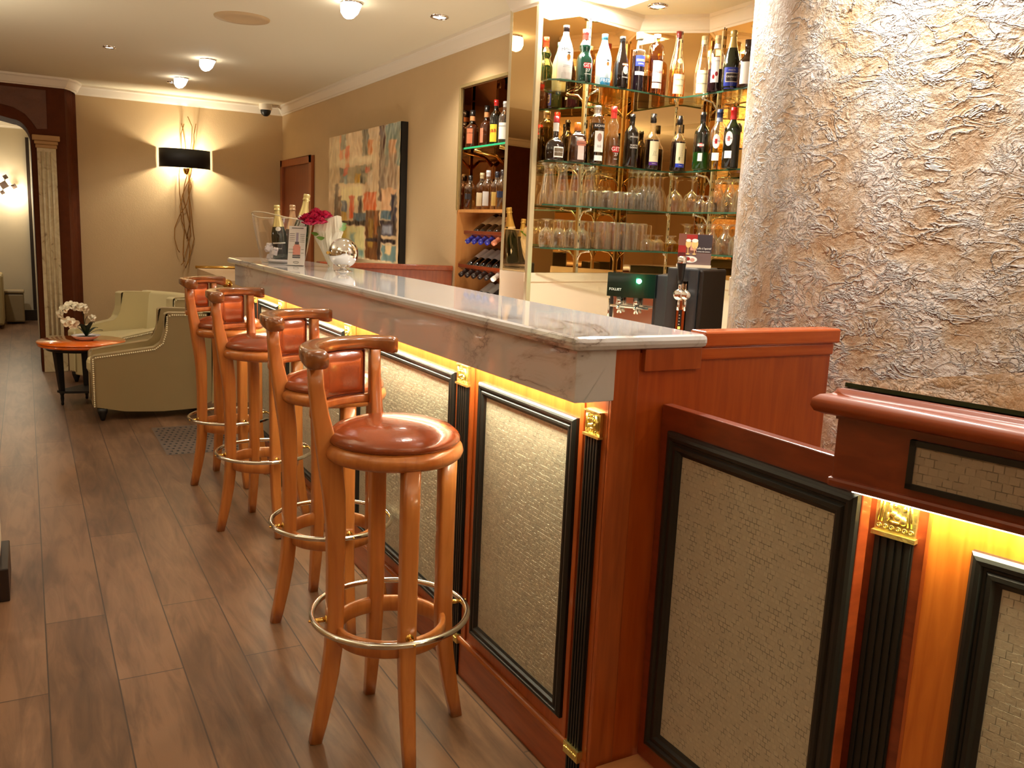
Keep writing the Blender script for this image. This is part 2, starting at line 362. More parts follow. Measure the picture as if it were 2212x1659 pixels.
        if parent is not None:
            o.parent = parent
            if parent.type == 'MESH' and parent.get('_abs'): o['_abs'] = parent['_abs']
            if parent.get('_abs'): o['_abs'] = tuple(parent['_abs'])
        if bevel:
            b = o.modifiers.new('bevel', 'BEVEL'); b.width = bevel; b.segments = 2; b.limit_method = 'ANGLE'
        if kind: o['kind'] = kind
        return o
def rrect(w, h, r=.3, n=3):
    """rounded rectangle section"""
    r = min(w, h)*r; out = []
    for cx, cy, a0 in ((w/2-r, h/2-r, 0), (-w/2+r, h/2-r, PI/2), (-w/2+r, -h/2+r, PI), (w/2-r, -h/2+r, 1.5*PI)):
        for k in range(n+1): a = a0+PI/2*k/n; out.append((cx+r*math.cos(a), cy+r*math.sin(a)))
    return out
def tag(o, label=None, cat=None, group=None):
    if label: o['label'] = label
    if cat: o['category'] = cat
    if group: o['group'] = group
    return o
def thing(name, loc, label, cat, group=None, rz=0, absolute=True):
    o = bpy.data.objects.new(name, None); COL.objects.link(o); o.location = loc; o.rotation_euler = (0, 0, rz); o.empty_display_size = .1
    if absolute: o['_abs'] = tuple(loc)
    return tag(o, label, cat, group)
def struct(name, mb, mats, bevel=0):
    o = mb.build(name, mats, None, bevel); o['kind'] = 'structure'; return o
def dup(root, loc, rz=None, label=None, group=None):
    r = root.copy(); COL.objects.link(r); r.location = loc
    if rz is not None: r.rotation_euler = (0, 0, rz)
    if label: r['label'] = label
    if group: r['group'] = group
    for ch in list(root.children):
        c = ch.copy(); COL.objects.link(c); c.parent = r
        for g in list(ch.children):
            d = g.copy(); COL.objects.link(d); d.parent = c
    return r
_tc = {}
def text_verts(s, size, align='CENTER', bold=0):
    k = (s, size, align)
    if k not in _tc:
        cu = bpy.data.curves.new('t', 'FONT'); cu.body = s; cu.size = size; cu.align_x = align; cu.align_y = 'CENTER'; cu.resolution_u = 2; cu.offset = bold
        o = bpy.data.objects.new('t', cu); COL.objects.link(o)
        dg = bpy.context.evaluated_depsgraph_get(); me = bpy.data.meshes.new_from_object(o.evaluated_get(dg))
        _tc[k] = ([tuple(v.co) for v in me.vertices], [tuple(p.vertices) for p in me.polygons])
        bpy.data.objects.remove(o); bpy.data.curves.remove(cu); bpy.data.meshes.remove(me)
    return _tc[k]
def text_on(mb, s, size, o, ux, uy, mi=0, lift=.0008, bold=0):
    """flat text: origin o, x axis ux, y axis uy"""
    vs, fs = text_verts(s, size, bold=bold); o, ux, uy = map(Vector, (o, ux, uy)); n = ux.cross(uy).normalized()
    mb.add([o+ux*v[0]+uy*v[1]+n*lift for v in vs], fs, mi)

# ================================================================== SETTING
struct('floor', MB().box(-4, 5.2, -3, 13.2, -.05, 0), 'floor')
struct('ceiling', MB().box(-4, 5.2, -3, 13.2, ZC, ZC+.05), 'ceil')
XW, YW = 2.29, 8.97
NY0, NY1 = 4.55, 4.82                       # niche in the right wall
mb = MB().box(XW, XW+.7, NY1+.02, YW, 0, ZC).box(XW, XW+.7, 4.25, NY1+.02, 2.241, ZC)
struct('wall_right', mb, 'wall')
struct('wall_far', MB().box(.445, XW+.7, YW, YW+.12, 0, ZC), 'wall')
struct('wall_left', MB().box(-3.1, -3, -3, 13.2, 0, ZC), 'wall')
struct('wall_back', MB().box(-3, 5.2, -2.6, -2.5, 0, ZC), 'wall')
struct('wall_service', MB().box(4.6, 4.7, -2.5, 5, 0, ZC).box(3.08, 4.7, 4.3, 4.4, 0, ZC), 'wall')
struct('wall_stub', MB().box(-.7, -.135, 3.47, 3.75, .14, ZC), 'wall2')
struct('baseboard_stub', MB().box(-.72, -.108, 3.45, 3.77, 0, .125), 'skirt', .004)
struct('wall_hall_far', MB().box(-3, .6, 12.815, 12.9, 0, ZC), 'wall2')
struct('wall_hall_right', MB().box(.09, .16, 9.4, 12.815, 0, ZC), 'wall2')
struct('baseboard_hall', MB().box(-3, .09, 12.79, 12.815, 0, .135), 'skirt')
struct('baseboard_far', MB().box(.445, .9, 8.955, 8.97, 0, .09), 'skirt')
struct('trim_hall', MB().box(.05, .088, 12.76, 12.80, .144, 2.30), 'skirt')
# cornices
def cornice(pts, z1=ZC, h=.083, d=.062):
    prof = [(0, 0), (.006, 0), (.012, .010), (.020, .014), (.030, .030), (.045, .055), (.052, .062), (.060, .066), (.062, .083), (0, .083)]
    n = len(prof); v = []; f = []
    for p, nx, ny in pts:
        for a, b in prof: v.append((p[0]+nx*a*d/.062, p[1]+ny*a*d/.062, z1-h+b*h/.083))
    for i in range(len(pts)-1):
        for k in range(n-1): f.append((i*n+k, i*n+k+1, (i+1)*n+k+1, (i+1)*n+k))
    f += [tuple(range(n)), tuple((len(pts)-1)*n+k for k in range(n))]
    return MB().add(v, f)
mb = cornice([((XW, 3.98), -1, 0), ((XW, YW), -1, -1), ((.445, YW), .8, -1), ((.432, 8.86), 1, -.3), ((.395, 8.73), 1, -.5), ((.346, 8.64), .6, -1), ((-2.95, 8.64), 0, -1)])
struct('trim_1', mb, 'white')
mb = cornice([((-3, 12.815), 0, -1), ((.09, 12.815), 0, -1)], h=.12)
struct('trim_2', mb, 'white')
# door in the right wall
D0, D1 = 7.85, 8.94
mb = MB()
mb.box(XW-.03, XW+.0, D0, D0+.085, 0, 2.0).box(XW-.03, XW, D1-.06, D1, 0, 2.0).box(XW-.03, XW, D0, D1, 1.935, 2.0)
struct('trim_3', mb, 'doorwood', .004)
struct('door_1', MB().box(XW-.008, XW+.0, D0+.085, D1-.06, .01, 1.935), wood('door_leaf_wood', srgb(124, 58, 24), srgb(140, 68, 30), .4, .2, (10, 10, 1)))
# archway wall
AY = 8.64
mb = MB()
arch = [(-3, 0), (-2.9, 0), (-2.9, 1.9)]
op = [(.077, 0), (.077, 1.98)]
for k in range(1, 9):
    a = k/8*PI/2; op.append((-.05+.127*math.cos(a), 1.98+.17*math.sin(a)))
op += [(-.3, 2.205), (-.7, 2.27), (-1.1, 2.285), (-1.5, 2.27), (-1.9, 2.2), (-2.1, 2.1), (-2.2, 1.95), (-2.2, 0)]
outer_top = []
v = []; f = []
for (x, z) in op: v += [(x, AY, z), (x, AY, ZC), (x, YW+.2, z), (x, YW+.2, ZC)]
for i in range(len(op)-1):
    a, b = i*4, (i+1)*4; f += [(a, a+1, b+1, b), (a+2, b+2, b+3, a+3), (a, b, b+2, a+2)]
mb.add(v, f)
mb.box(.077, .346, AY, YW+.2, 0, ZC).box(-3, -2.2, AY, YW+.2, 0, ZC)
cyl = [(.346, AY)]+[(.445-.099*math.cos(a/6*PI/2), AY+.33*math.sin(a/6*PI/2)) for a in range(1, 7)]+[(.445, YW+.2), (.346, YW+.2)]
mb.prism(cyl, 0, ZC)
struct('wall_archway', mb, 'brownwall')
# relief panel over arch
rp = [(.205, 2.41), (.205, 2.09), (.125, 2.085), (.09, 2.14), (.04, 2.2), (-.04, 2.245), (-.14, 2.265), (-.5, 2.33), (-1.0, 2.36), (-1.0, 2.42)]
mb = MB(); n = len(rp); mb.add([(x, AY-.008, z) for x, z in rp]+[(x, AY+.01, z) for x, z in rp], [tuple(range(n))]+[(i, (i+1) % n, n+(i+1) % n, n+i) for i in range(n)])
struct('trim_4', mb, 'brownrelief', .003)
# marble pilaster
p = thing('marble_pilaster', (.19, AY, 0), 'fluted ivory marble pilaster on the brown archway wall', 'pilaster')
mb = MB().box(.118, .262, AY-.028, AY, .3, 1.93)
for k in range(3): mb.tube([(.155+.036*k, AY-.028, .33), (.155+.036*k, AY-.028, 1.9)], .010, 8)
mb.build('shaft', 'ivory', p)
mb = MB().box(.096, .284, AY-.05, AY, 0, .20)
mb.build('plinth', 'ivory', p, .004)
MB().box(.092, .288, AY-.058, AY, .2, .225).box(.102, .278, AY-.046, AY, .225, .26).box(.11, .27, AY-.038, AY, .26, .30).build('base_moulding', 'ivory', p, .005)
MB().box(.108, .272, AY-.036, AY, 1.93, 1.96).box(.1, .28, AY-.048, AY, 1.96, 1.99).box(.085, .295, AY-.065, AY, 1.99, 2.035).build('capital', plain('tan_capital', srgb(176, 132, 78), .5), p, .006)

# ================================================================== NICHE + BACK BAR
# niche box in wall
ND = .34
mb = MB().box(XW+ND, XW+ND+.02, NY0-.3, NY1+.02, 0, 2.26)
struct('wall_niche', mb, 'cabwood')
cab = thing('wine_cabinet', (XW, 4.5, 0), 'tall tan wood wine cabinet recessed in the wall, with mirrored bottle niche above racks', 'cabinet')
mb = MB().box(XW-.012, XW+.006, NY0-.3, NY1+.018, 2.222, 2.24).box(XW-.012, XW+.006, NY1, NY1+.018, 1.515, 2.222)
mb.build('frame', 'brushed', cab, .002)
MB().box(XW-.004, XW+ND, NY1-.002, NY1+.016, 0, 1.515).box(XW, XW+ND, NY0-.3, NY1, 1.505, 1.522).build('side_panel', 'cabwood', cab)
MB().box(XW+.26, XW+.264, NY0-.3, NY1, 1.525, 2.222).build('back_mirror', 'mirrordark', cab)
MB().box(XW+.01, XW+.26, NY1-.006, NY1-.002, 1.525, 2.222).build('side_mirror', 'mirrordark', cab)
MB().box(XW+.0, XW+.26, NY0-.3, NY1-.006, 2.216, 2.222).build('top_mirror', 'mirrordark', cab)
MB().box(XW+.25, XW+.258, 4.42, 4.432, 1.53, 2.21).build('shelf_standard', 'brass', cab)
MB().box(XW+.02, XW+.25, NY0-.295, NY1-.01, 1.874, 1.882).build('glass_shelf', 'shelfglass', cab)
MB().box(XW+.015, XW+.02, NY0-.295, NY1-.01, 1.873, 1.883).build('shelf_edge', plain('bright_green_edge', srgb(60, 200, 140), .1), cab)
for yy in (4.42, 4.74):
    mb = MB(); mb.tube([(XW+.25, yy, 1.80), (XW+.2, yy, 1.845), (XW+.05, yy, 1.868)], lambda i: .009 if i else .014, 8); mb.build('shelf_bracket', 'brass', cab)
rack_z = [(1.392, 1.350), (1.193, 1.150), (1.0, .96)]
for rz_, _ in rack_z:
    MB().obox((XW+.0, NY0-.295, rz_-.012), (.05, 0, -.03), (0, .80-.25 if rz_ < 1.3 else .485, 0), (0, 0, .02)).build('bottle_rack', 'darkcherry', cab, .002)

# unit between niche and alcove + alcove mirrors
N0, P1, P2, P3, P4 = (2.107, 3.894), (2.132, 3.687), (2.811, 3.838), (3.086, 3.60), (3.076, 3.20)
MZ0, MZ1 = 1.212, 2.44
unit = thing('mirrored_back_bar', (2.6, 3.8, 0), 'tall back bar cabinet faced with bronze mirrors behind the counter', 'cabinet')
core = [N0, (XW+.001, 4.245), (3.3, 4.245), (3.3, 3.2), P4, P3, P2, P1]
MB().prism(core, 0, ZC-.002).build('carcass', 'splash', unit)
def vpanel(a, b, z0, z1, mat, name, off=.004, th=.003, par=unit, inset=.0, bevel=0):
    a, b = Vector((a[0], a[1])), Vector((b[0], b[1])); d = (b-a).normalized(); n = Vector((d.y, -d.x))
    a2, b2 = a+d*inset, b-d*inset
    q = [a2+n*off, b2+n*off, b2+n*(off+th), a2+n*(off+th)]
    return MB().prism([tuple(x) for x in q], z0, z1).build(name, mat, par, bevel)
pts = [N0, P1, P2, P3, P4]
for i in range(4): vpanel(pts[i], pts[i+1], MZ0, MZ1, 'mirror', 'mirror_panel', .003, .003, inset=.004)
for i in range(4): vpanel(pts[i], pts[i+1], .9, MZ0-.002, 'splash', 'splash_panel', .004, .008, inset=.0)
for i in range(4): vpanel(pts[i], pts[i+1], MZ0-.045, MZ0-.001, 'splash', 'ledge', .012, .006, inset=.0)
def tubev(x, y, z0, z1, r, mat, name, par, seg=8): return MB().tube([(x, y, z0), (x, y, z1)], r, seg).build(name, mat, par)
tp = plain('champagne_trim', srgb(214, 196, 156), .35, .5)
MB().box(P1[0]-.014, P1[0]+.012, P1[1]-.02, P1[1]+.004, .9, MZ1).build('corner_trim', tp, unit, .003)
MB().box(N0[0]-.006, N0[0]+.004, N0[1]-.01, N0[1]+.02, .9, MZ1+.02).build('edge_trim', tp, unit, .002)
mb = cornice([(N0, -1, .3), (P1, -.9, -1), (P2, 0, -1), (P3, -.9, -.8), (P4, -1, 0)], h=.08, d=.05)
mb.build('cornice', 'white', unit)
# slotted standards
def on_line(a, b, t, off=.012):
    a, b = Vector(a), Vector(b); d = (b-a).normalized(); n = Vector((d.y, -d.x)); return a+(b-a)*t+n*off
stands = [on_line(P1, P2, .47), on_line(P2, P3, .62), on_line(P3, P4, .30)]
for q in stands:
    mb = MB().box(q.x-.006, q.x+.006, q.y-.006, q.y+.004, MZ0, MZ1-.01)
    for k in range(30): z = MZ0+.03+k*.041; mb.box(q.x-.0025, q.x+.0025, q.y-.0065, q.y-.0055, z, z+.014, 1)
    mb.build('slotted_standard', [tp, 'ink'], unit)
SH = [2.107, 1.741, 1.540, 1.337]
for i, z in enumerate(SH):
    e = .006
    poly = [(P1[0]+.02, P1[1]+.0), (P1[0]+.012, 3.60), (P1[0]+.05, 3.562), (2.35, 3.557), (2.62, 3.575), (2.86, 3.60), (2.89, 3.595), (2.915, 3.56), (2.925, 3.42), (2.93, 3.13),
            (3.062, 3.13), (3.07, 3.59), (2.80, 3.825)]
    g = thing('glass_shelf', (2.5, 3.65, z), ['green-edged glass shelf, topmost of the back bar, under the tallest liqueur bottles', 'green-edged glass shelf of the back bar under the red and black capped bottles',
              'glass shelf of the back bar holding the flared beer glasses and flutes', 'lowest glass shelf of the back bar holding stemmed goblets and tumblers'][i], 'shelf', 'glass shelves of the back bar')
    MB().prism(poly, z-.007, z).build('pane', 'shelfglass', g)
    mb = MB(); fr = poly[1:10]
    mb.sweep([(x, y-.0005, z-.0035) for x, y in fr], [(-.0012, -.0038), (.0012, -.0038), (.0012, .0038), (-.0012, .0038)], upv=(0, 0, 1), sm=False)
    mb.build('front_edge', 'shelfedge', g)
    for q, dr in zip(stands, [(0, -1), (-.7, -.7), (-1, 0)]):
        L = .10; mb = MB()
        mb.tube([(q.x, q.y, z-.075), (q.x+dr[0]*.012, q.y+dr[1]*.012, z-.045), (q.x+dr[0]*.035, q.y+dr[1]*.035, z-.022), (q.x+dr[0]*L, q.y+dr[1]*L, z-.012)], .005, 6)
        mb.sphere((q.x+dr[0]*L, q.y+dr[1]*L, z-.012), .008, 8, 6); mb.build('bracket', 'chrome', g)
# work counter behind the bar
wc = thing('work_counter', (2.4, 3.2, 0), 'ivory work counter behind the bar carrying the two machines', 'counter')
MB().prism([(1.95, 2.64), (2.40, 2.64), (3.04, 3.1), (3.04, 3.57), (2.79, 3.80), (2.14, 3.66), (1.95, 3.62)], .86, .90).build('worktop', 'splash', wc, .004)
MB().prism([(2.0, 2.70), (2.40, 2.70), (3.0, 3.15), (3.0, 3.5), (2.75, 3.75), (2.15, 3.6), (2.0, 3.55)], 0, .86).build('base', 'cabwood', wc)
# ceiling light panel
lp = thing('ceiling_light_panel', (2.33, 3.55, ZC), 'bright white luminous ceiling panel above the back bar', 'light')
MB().box(2.04, 2.62, 3.40, 3.70, ZC-.006, ZC-.002).build('diffuser', 'panelglow', lp)
mb = MB().box(2.02, 2.64, 3.38, 3.40, ZC-.014, ZC).box(2.02, 2.64, 3.70, 3.715, ZC-.014, ZC).box(2.02, 2.04, 3.40, 3.70, ZC-.014, ZC).box(2.62, 2.64, 3.40, 3.70, ZC-.014, ZC)
mb.build('frame', 'white', lp)

# plaster column
cc = (2.9, 1.78)
struct('wall_column', MB().lathe([(.9, 0), (.9, ZC)], 128, (cc[0], cc[1], 0)), 'plaster')
mb = MB().obox((3.76, 2.42, 2.30), (1.4, -2.2, 0), (.7, .5, 0), (0, 0, .22))
struct('trim_5', mb, 'ceil')
mb = MB(); v = [];
for p0 in ((3.70, 2.46), (5.05, .2)):
    for a, b in [(0, 0), (.02, 0), (.03, .03), (.07, .07), (.09, .09), (.09, .12), (0, .12)]: v.append((p0[0]-a*.85, p0[1]-a*.52, 2.40+b))
mb.add(v, [(k, k+1, 8+k, 7+k) for k in range(6)]); struct('trim_6', mb, 'white')

# ================================================================== BAR COUNTER
FX, EY = 1.153, 1.58      # front plane, near end
bar = thing('bar_counter', (1.25, 3.4, 0), 'long cherry wood bar with grey marble top and woven front panels', 'bar counter')
FY = 5.30
MB().box(FX, 1.40, EY+.012, FY, 0, 1.145).build('body', 'cherry', bar)
top = [(1.03, EY-.02), (1.41, EY-.02), (1.43, 2.28), (1.46, 2.88), (1.49, 3.5), (1.49, 4.35), (1.44, 5.09), (1.36, 5.33), (1.25, 5.42), (1.15, 5.37), (1.03, 5.31)]
MB().prism(top, 1.150, 1.182).build('marble_top', 'marble', bar, .012)
MB().box(1.05, 1.075, EY, 5.19, 1.032, 1.152).box(1.075, FX+.005, EY, EY+.03, 1.032, 1.152).build('marble_apron', 'marble', bar, .002)
MB().box(1.08, FX, EY+.03, 5.2, 1.047, 1.060).build('soffit', 'white', bar)
MB().box(1.082, 1.105, EY+.05, 5.18, 1.0375, 1.046).build('led_strip', 'ledstrip', bar)
MB().box(FX-.004, FX, EY+.01, FY, 0, .118).build('kickboard', 'cherry_h', bar)
mb = MB().tube([(FX-.004, EY+.09, .124), (FX-.004, FY, .124)], .010, 10); mb.build('bead', plain('honey_bead', srgb(176, 96, 42), .25, coat=.5), bar)
def frame_panel(par, o, ux, W, z0, z1, fwid, nrm, weave, proud=.016, mat='black'):
    """mitred moulded frame + woven inset in a vertical plane"""
    o, ux, nrm = Vector(o), Vector(ux).normalized(), Vector(nrm).normalized(); uz = Vector((0, 0, 1))
    prof = [(0, 0), (0, .55), (.10, .85), (.22, 1.0), (.36, .95), (.44, .62), (.52, .60), (.60, .85), (.74, .88), (.84, .50), (1, .28), (1, 0)]
    mb = MB(); C4 = [(0, z0, 1, 1), (W, z0, -1, 1), (W, z1, -1, -1), (0, z1, 1, -1)]
    n = len(prof); v = []
    for (a, z, sa, sz) in C4:
        for pa, ph in prof: v.append(o+ux*(a+sa*pa*fwid)+uz*(z+sz*pa*fwid)+nrm*(ph*proud))
    f = []
    for i in range(4):
        j = (i+1) % 4
        for k in range(n-1): f.append((i*n+k, i*n+k+1, j*n+k+1, j*n+k))
    mb.add(v, f); mb.build('panel_frame', mat, par)
    q = o+ux*(fwid*.95); MB().obox(q+uz*(z0+fwid*.95), ux*(W-1.9*fwid), nrm*.003, uz*(z1-z0-1.9*fwid)).build('woven_panel', weave, par)
for (a, b) in ((1.707, 2.229), (2.398, 3.32), (3.484, 4.41), (4.578, 5.015)):
    frame_panel(bar, (FX, a, 0), (0, 1, 0), b-a, .176, .965, .040, (-1, 0, 0), 'weaveY')
def pilaster(par, o, ux, W, nrm, zt=.998, zcap=.935, seed=0, base=True):
    o, ux, nrm = Vector(o), Vector(ux).normalized(), Vector(nrm).normalized(); uz = Vector((0, 0, 1))
    mb = MB().obox(o, ux*W, nrm*.006, uz*zcap)
    nf = 5
    for k in range(nf):
        x = W*(k+.5)/nf; mb.sweep([o+ux*x+nrm*.006, o+ux*x+nrm*.006+uz*zcap], [(-W*.055, -.004), (W*.055, -.004), (W*.055, .004), (-W*.055, .004)], upv=tuple(nrm), sm=False)
    mb.build('fluted_shaft', 'black', par)
    h = zt-zcap; rnd = random.Random(seed)
    mb = MB().obox(o-ux*.002+uz*(zcap+.006), ux*(W+.004), nrm*.008, uz*(h-.006))
    mb.obox(o-ux*.005+uz*zcap, ux*(W+.01), nrm*.014, uz*h*.09).obox(o-ux*.004+uz*(zt-h*.06), ux*(W+.008), nrm*.013, uz*h*.06)
    for sx in (.06, .16, .84, .94): mb.sweep([o+ux*W*sx+nrm*.009+uz*(zcap+h*.3), o+ux*W*(sx+(.5-sx)*.15)+nrm*.010+uz*(zcap+h*.85)], rrect(W*.05, .006), upv=tuple(nrm))
    for k in range(6):      # running scroll band
        c = o+ux*W*(k+.5)/6+nrm*.009+uz*(zcap+h*.20); P = []
        for q in range(12): a = q/12*PI*2.6; r = W*.075*(1-q/13); P.append(c+ux*r*math.cos(a)+uz*r*math.sin(a))
        mb.tube(P, W*.014, 6)
    blobs = [(.32, .78, .07, .08), (.36, .62, .06, .14), (.42, .50, .12, .07), (.55, .44, .13, .09), (.70, .40, .12, .10), (.30, .42, .05, .10), (.5, .68, .05, .04), (.72, .66, .05, .05), (.64, .80, .06, .03), (.48, .34, .16, .03)]
    for bx, bz, bw, bh in blobs:
        c = o+ux*W*(bx+rnd.uniform(-.03, .03))+nrm*.009+uz*(zcap+h*bz)
        s = MB().sphere((0, 0, 0), 1, 10, 6); R = Matrix((ux*W*bw, nrm*.005, uz*h*bh)).transposed().to_4x4(); R.translation = c; s.xf(R); mb.add(s.v, s.f, 0, True)
    mb.build('gilt_capital', 'gold', par)
    if base:
        mb = MB().obox(o-ux*.004+uz*.108-nrm*0, ux*(W+.008), nrm*.016, uz*.030)
        for k in range(7): mb.sphere(o+ux*W*(k+.5)/7+nrm*.016+uz*.124, .0045, 8, 5)
        mb.build('gilt_base', 'gold', par)
for i, (a, b) in enumerate(((1.612, 1.668), (2.308, 2.378), (3.405, 3.468), (4.494, 4.556), (5.095, 5.158))):
    pilaster(bar, (FX, a, 0), (0, 1, 0), b-a, (-1, 0, 0), seed=i)
for (a, b) in ((1.683, 1.700), (2.270, 2.295), (2.382, 2.392), (3.35, 3.38), (4.44, 4.47)): MB().box(FX-.005, FX, a, b, .13, 1.03).build('stile', 'cherry', bar, .002)
# near end panel
MB().box(FX, 1.225, EY+.0, EY+.012, 0, 1.150).build('end_post', 'cherry', bar, .003)
MB().box(1.225, 1.857, EY+.004, EY+.030, 0, 1.140).build('end_panel', wood('cherry_end_panel', srgb(160, 66, 18), srgb(182, 84, 26), .34, .3), bar)
MB().box(1.405, 1.872, EY-.012, EY+.045, 1.150, 1.188).box(1.235, 1.86, EY-.004, EY+.034, 1.118, 1.150).build('cap_rail', wood('cherry_rail', srgb(170, 70, 20), srgb(194, 92, 34), .25, .5, (1.6, 18, 18)), bar, .005)
MB().box(1.232, 1.40, EY-.010, EY+.02, 1.098, 1.150).build('end_bracket', 'cherry', bar, .002)

# threshold + swing gate
th = MB().prism([(1.17, 1.575), (1.30, 1.575), (1.30, 1.0), (1.17, 1.2)], 0, .113)
tag(th.build('step', 'lightwood', None, .004), 'light wood step at the foot of the low bar gate', 'step')
gate = thing('bar_gate', (1.30, 1.3, 0), 'low cherry gate with black framed woven panel, between bar and reception desk', 'gate')
GX = 1.297
MB().box(GX, GX+.028, 1.00, EY-.004, .114, 1.018).build('gate_leaf', 'darkcherry', gate, .003)
frame_panel(gate, (GX, 1.002, 0), (0, 1, 0), .536, .165, .962, .050, (-1, 0, 0), 'weaveY', .018)

# ================================================================== RECEPTION DESK (turned 13 degrees)
A = Vector((1.246, 1.035, 0)); Dv = Vector((.226, -.974, 0)).normalized(); Nv = Vector((.974, .226, 0)).normalized(); UZ = Vector((0, 0, 1)); Ev = Vector((1, -.03, 0)).normalized()
desk = thing('reception_desk', tuple(A), 'cherry reception desk with lit gilt capital at right', 'desk')
L = 1.5
B0 = A+Nv*.095+Dv*.02
MB().obox(B0, Dv*L, Ev*.60, UZ*.985).build('body', 'darkcherry', desk)
MB().obox(A+UZ*.985+Nv*.006, Dv*L, Ev*.66, UZ*.145).build('fascia', 'darkcherry', desk, .003)
MB().obox(A+UZ*.975-Dv*.006, Dv*(L+.01), Nv*.02, UZ*.018).build('fascia_lip', 'darkcherry', desk, .006)
mb = MB()
path = [A+Nv*.30-Dv*.02+UZ*1.135, A-Nv*.0-Dv*.02+UZ*1.135, A+Dv*L+UZ*1.135]
P_ = []
prof = [(0, .026), (.006, .024), (.010, .018), (.014, .014), (.030, .012), (.040, .004), (.042, -.008), (.036, -.018), (.024, -.022), (.0, -.022)]
v = []; 
EN = Vector((.03, 1, 0)).normalized()
for pt, n in ((A+Ev*.65, EN), (A, EN-Nv), (A+Dv*L, -Nv)):
    for a, b in prof: v.append(pt+n*(a-.004)+UZ*(1.130+b))
n = len(prof); mb.add(v, [(i*n+k, i*n+k+1, (i+1)*n+k+1, (i+1)*n+k) for i in range(2) for k in range(n-1)], 0, True)
mb.build('top_moulding', plain('cherry_moulding', srgb(148, 66, 26), .34, coat=.25, noise=.1, nscale=12), desk)
MB().obox(A+UZ*1.10+Nv*.0, Dv*L, Ev*.66, UZ*.055).build('top_board', 'darkcherry', desk)
FO = A+Dv*.135
mb = MB()
mb.obox(FO-Nv*.004+UZ*1.006, Dv*1.2, Nv*.01, UZ*.010).obox(FO-Nv*.004+UZ*1.080, Dv*1.2, Nv*.01, UZ*.010).obox(FO-Nv*.004+UZ*1.006, Dv*.010, Nv*.01, UZ*.084)
mb.build('fascia_frame', 'black', desk)
MB().obox(FO-Nv*.0005+Dv*.01+UZ*1.016, Dv*1.19, Nv*.008, UZ*.064).build('fascia_inset', mk_weave('woven_fascia', (0, math.radians(90), math.radians(90)), .0140, (168, 150, 128)), desk)
pilaster(desk, B0+Dv*.035, Dv, .070, -Nv, .975, .885, 11, False)
MB().obox(B0+Dv*.125-Nv*.004, Dv*.006, Nv*.004, UZ*.97).build('groove', 'cherry', desk)
MB().obox(B0+Dv*.131-Nv*.003, Dv*1.2, Nv*.004, UZ*.975).build('front_board', wood('amber_cherry', srgb(182, 92, 24), srgb(206, 114, 38), .3, .4), desk)
frame_panel(desk, B0+Dv*.205-Nv*.003, Dv, .62, .12, .905, .052, -Nv, 'weaveD', .02)
MB().obox(A+Nv*.03+UZ*.966+Dv*.03, Dv*.9, Nv*.02, UZ*.006).build('led_strip', 'ledstrip', desk)
gt = MB(); g0 = A+Nv*.012+Dv*.004+UZ*1.157
gt.prism([tuple((g0)[:2]), tuple((g0+Dv*1.4)[:2]), tuple((g0+Dv*1.4+Ev*.66)[:2]), tuple((g0+Ev*.66)[:2])], 1.157, 1.165, 0, 1)
tag(gt.build('desk_glass', ['topglass', 'greenedge']), 'dark green edged glass sheet lying on the reception desk, reflecting the column', 'glass top')

